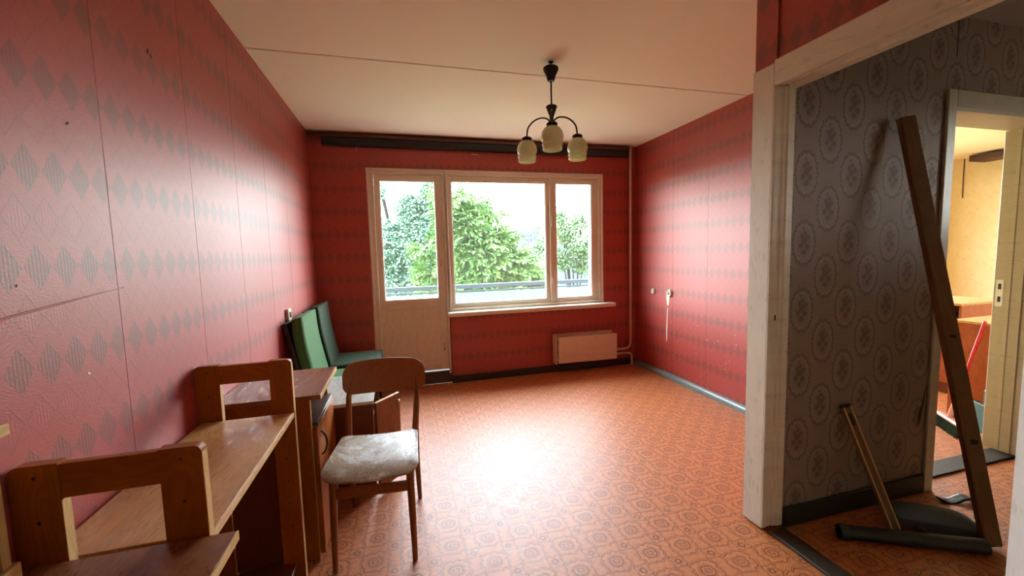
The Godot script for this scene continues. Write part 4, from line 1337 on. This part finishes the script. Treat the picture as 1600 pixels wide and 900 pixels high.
func outside() -> void:
	tag(put("balcony_slab", bx(Vector3(-0.4, -0.2, -1.35), Vector3(4.2, -0.04, -0.37), 0.01, 0), M.facade), "concrete slab of the balcony outside the window", "balcony", "", "structure")
	var t := thing("balcony_railing", "balcony railing with a dark top rail over pale ribbed sheets", "railing", Vector3(0, 0, -1.28))
	put("top_rail", bx(Vector3(-0.4, 0.875, -0.03), Vector3(4.2, 0.93, 0.03), 0.005, 0), M.rail, t)
	put("lower_rail", bx(Vector3(-0.4, 0.83, -0.012), Vector3(4.2, 0.848, 0.012), 0.003, 0), M.rail, t)
	for x: float in [-0.38, 1.30, 2.85, 4.16]:
		put("post", bx(Vector3(x - 0.02, -0.04, -0.02), Vector3(x + 0.02, 0.875, 0.02), 0.003, 1), M.rail, t)
	var x0 := -0.355
	for seg: Array in [[-0.35, 1.27], [1.33, 2.82], [2.88, 4.13]]:
		var poly := PackedVector2Array()
		var bk := PackedVector2Array()
		var n := int((seg[1] - seg[0]) / 0.03)
		for k in n:
			for q: Array in [[0.0, 0.0], [0.012, 0.0], [0.015, 0.008], [0.027, 0.008]]:
				poly.append(Vector2(seg[0] + k * 0.03 + q[0], q[1]))
				bk.append(Vector2(seg[0] + k * 0.03 + q[0], q[1] + 0.0015))
		bk.reverse()
		poly.append_array(bk)
		var m := MB.new()
		m.x = Transform3D(Basis(Vector3(1, 0, 0), Vector3(0, 0, 1), Vector3(0, -1, 0)), Vector3.ZERO)
		m.prism(poly, -0.82, -0.02)
		put("ribbed_sheet", m, M.sheet, t)
	put("bottom_rail", bx(Vector3(-0.4, 0.0, -0.012), Vector3(4.2, 0.018, 0.012), 0.003, 0), M.rail, t)
	var feather := leaf_mesh(0)
	var oval := leaf_mesh(1)
	tree("weeping_tree", "tall bluish-green tree with drooping branches outside the balcony door", Vector3(1.2, -9.0, -9.6), Vector3(1.3, -1.0, -9.6), 0.28, [
		[Vector3(0.4, 1.3, -9.5), Vector3(0.8, 0.9, 0.8), 1300], [Vector3(1.4, 1.5, -9.5), Vector3(1.0, 1.3, 0.9), 2000], [Vector3(0.45, 2.05, -9.6), Vector3(0.38, 0.42, 0.5), 260], [Vector3(1.15, 2.75, -9.5), Vector3(0.42, 0.6, 0.5), 420],
		[Vector3(1.95, 2.9, -9.4), Vector3(0.5, 1.1, 0.6), 800], [Vector3(1.0, 0.2, -9.3), Vector3(1.6, 0.7, 1.0), 1500], [Vector3(2.3, 1.2, -9.5), Vector3(0.7, 1.0, 0.8), 800], [Vector3(0.3, 3.45, -9.6), Vector3(0.14, 0.3, 0.2), 36]], oval, M.leaf_blue, 1.2)
	tree("rowan_tree", "light green feathery-leaved tree filling the middle of the window", Vector3(3.3, -9.0, -7.0), Vector3(3.1, -1.6, -6.8), 0.22, [
		[Vector3(2.45, 1.7, -6.8), Vector3(0.55, 0.95, 0.7), 900], [Vector3(2.15, 2.75, -6.8), Vector3(0.36, 0.45, 0.5), 150], [Vector3(2.95, 1.1, -6.7), Vector3(0.65, 0.85, 0.8), 850], [Vector3(3.4, 1.65, -6.8), Vector3(0.3, 0.45, 0.4), 190],
		[Vector3(3.75, 0.8, -6.8), Vector3(0.5, 0.65, 0.7), 500], [Vector3(4.3, 0.4, -6.8), Vector3(0.45, 0.5, 0.6), 330], [Vector3(2.95, 0.1, -6.6), Vector3(1.15, 0.8, 0.8), 1300], [Vector3(2.75, 2.65, -6.9), Vector3(0.42, 0.2, 0.35), 75], [Vector3(3.25, 2.5, -6.9), Vector3(0.25, 0.1, 0.2), 20], [Vector3(1.6, 0.7, -7.0), Vector3(0.28, 0.5, 0.4), 190], [Vector3(1.45, 1.55, -7.2), Vector3(0.22, 0.14, 0.3), 45]], feather, M.leaf_light, 1.45)
	tree("birch_tree", "grey-green tree farther off, right of the rowan in the big pane", Vector3(7.2, -9.0, -15.0), Vector3(7.2, -1.5, -15.0), 0.2, [
		[Vector3(7.2, 0.7, -15.0), Vector3(0.9, 1.0, 0.9), 900], [Vector3(7.75, 1.5, -15.0), Vector3(0.45, 0.8, 0.6), 380], [Vector3(6.6, 0.0, -14.8), Vector3(0.9, 0.7, 0.8), 560]], oval, M.leaf_mid, 1.6)
	tree("sparse_tree", "thin sparse tree with open branches in the narrow right pane", Vector3(6.1, -9.0, -7.6), Vector3(6.0, 0.2, -7.6), 0.10, [
		[Vector3(5.75, 2.0, -7.6), Vector3(0.42, 0.5, 0.5), 150], [Vector3(6.3, 2.25, -7.6), Vector3(0.4, 0.4, 0.4), 130], [Vector3(5.6, 2.5, -7.6), Vector3(0.25, 0.25, 0.35), 50], [Vector3(6.45, 1.5, -7.6), Vector3(0.35, 0.4, 0.4), 110], [Vector3(5.65, 1.1, -7.6), Vector3(0.4, 0.4, 0.4), 170], [Vector3(6.3, 0.95, -7.5), Vector3(0.35, 0.35, 0.4), 120], [Vector3(5.95, 1.6, -7.5), Vector3(0.35, 0.4, 0.4), 100]], oval, M.leaf_mid, 1.0)
	# far buildings
	var bt := thing("tower_block", "distant pale tower block with a grid of small windows", "building", Vector3(19.0, -9, -62))
	put("wall", bx(Vector3(0, 0, 0), Vector3(2.3, 13.6, 5.0), 0.0, 1), M.tower, bt)
	for i in 4:
		for j in 8:
			put("window", bx(Vector3(0.15 + i * 0.52, 13.2 - j * 0.72 - 0.45, 5.0), Vector3(0.51 + i * 0.52, 13.2 - j * 0.72, 5.04), 0.0, 1), M.window_dark, bt)
	put("roof_edge", bx(Vector3(-0.1, 13.6, -0.1), Vector3(2.4, 13.75, 5.1), 0.0, 0), M.facade, bt)
	bt = thing("slab_block", "distant pale apartment slab to the right of the tower block", "building", Vector3(21.5, -9, -64))
	put("wall", bx(Vector3(0, 0, 0), Vector3(3.4, 14.2, 5.0), 0.0, 1), M.tower, bt)
	for i in 4:
		for j in 8:
			put("window", bx(Vector3(0.3 + i * 0.8, 13.8 - j * 0.85 - 0.45, 5.0), Vector3(0.75 + i * 0.8, 13.8 - j * 0.85, 5.04), 0.0, 1), M.window_dark, bt)
	put("roof_edge", bx(Vector3(-0.1, 14.2, -0.1), Vector3(3.5, 14.4, 5.1), 0.0, 0), M.ochre, bt)
	bt = thing("ochre_house", "yellow gabled house end behind the sparse tree", "building", Vector3(15.2, -9, -32))
	var gb := MB.new()
	gb.prism(PackedVector2Array([Vector2(0, 11.2), Vector2(1.35, 11.2), Vector2(1.35, 12.6), Vector2(0.68, 13.2), Vector2(0, 12.6)]), -5.0, 0.0)
	put("upper_wall", gb, M.ochre, bt)
	put("lower_wall", bx(Vector3(0.0, 0.0, -5.0), Vector3(1.35, 11.2, 0.0), 0.0, 1), M.tower, bt)
	for q: Array in [[0.2, 0.5, 12.3], [0.85, 1.15, 12.3], [0.5, 0.85, 11.7]]:
		put("window", bx(Vector3(q[0], q[2] - 0.35, 0.0), Vector3(q[1], q[2], 0.04), 0.0, 1), M.window_dark, bt)
	bt = thing("pale_hall", "long pale building low behind the railing on the right", "building", Vector3(17.4, -9, -40))
	put("wall", bx(Vector3(0, 0, -6), Vector3(14, 10.4, 0), 0.0, 1), M.tower, bt)
	put("roof", bx(Vector3(-0.2, 10.4, -6.2), Vector3(14.2, 10.8, 0.2), 0.0, 0), M.slate, bt)


func _ready() -> void:
	rng.seed = 7
	var cam := Camera3D.new()
	cam.name = "camera"
	add_child(cam)
	cam.position = Vector3(0.7628, 1.3419, 4.1991)
	cam.basis = Basis.from_euler(Vector3(-0.0864, -0.2676, -0.0258))
	cam.fov = rad_to_deg(2.0 * atan(450.0 / 636.9))
	cam.near = 0.05
	cam.far = 400.0
	cam.current = true
	var env := Environment.new()
	env.background_mode = Environment.BG_SKY
	var sm := ProceduralSkyMaterial.new()
	sm.sky_top_color = Color(0.86, 0.94, 1.0)
	sm.sky_horizon_color = Color(0.98, 0.995, 0.96)
	sm.ground_bottom_color = Color(0.35, 0.36, 0.33)
	sm.ground_horizon_color = Color(0.6, 0.6, 0.58)
	env.sky = Sky.new()
	env.sky.sky_material = sm
	env.background_energy_multiplier = 6.0
	env.tonemap_mode = Environment.TONE_MAPPER_LINEAR
	env.tonemap_exposure = 6.3
	env.sdfgi_enabled = true
	env.ssao_enabled = true
	env.ssil_enabled = true
	var we := WorldEnvironment.new()
	we.name = "world"
	we.environment = env
	add_child(we)
	make_materials()
	setting()
	openings()
	ladder_desk(2.420, 3.200, "narrow honey-topped desk along the left wall with post-and-rail ends")
	pedestal_desk(Vector3(0, 0, 1.868), 0.462, "brown pedestal desk with an open niche and black bow handle, beyond the post-and-rail desk")
	pedestal_desk(Vector3(-0.02, 0, 3.206), 0.90, "nearest dark-topped desk, cut by the lower left corner of the photo", 0.742)
	low_cabinet()
	school_chair()
	green_chair(0.76, 1.26, "nearer low green ribbed easy chair against the left wall", M.green)
	green_chair(0.18, 0.68, "farther low green easy chair in the corner by the balcony door", M.velvet)
	chandelier()
	bits()
	hall_things()
	bedroom_things()
	outside()
	for o in find_children("*", "GeometryInstance3D", true, false):
		(o as GeometryInstance3D).cast_shadow = GeometryInstance3D.SHADOW_CASTING_SETTING_ON
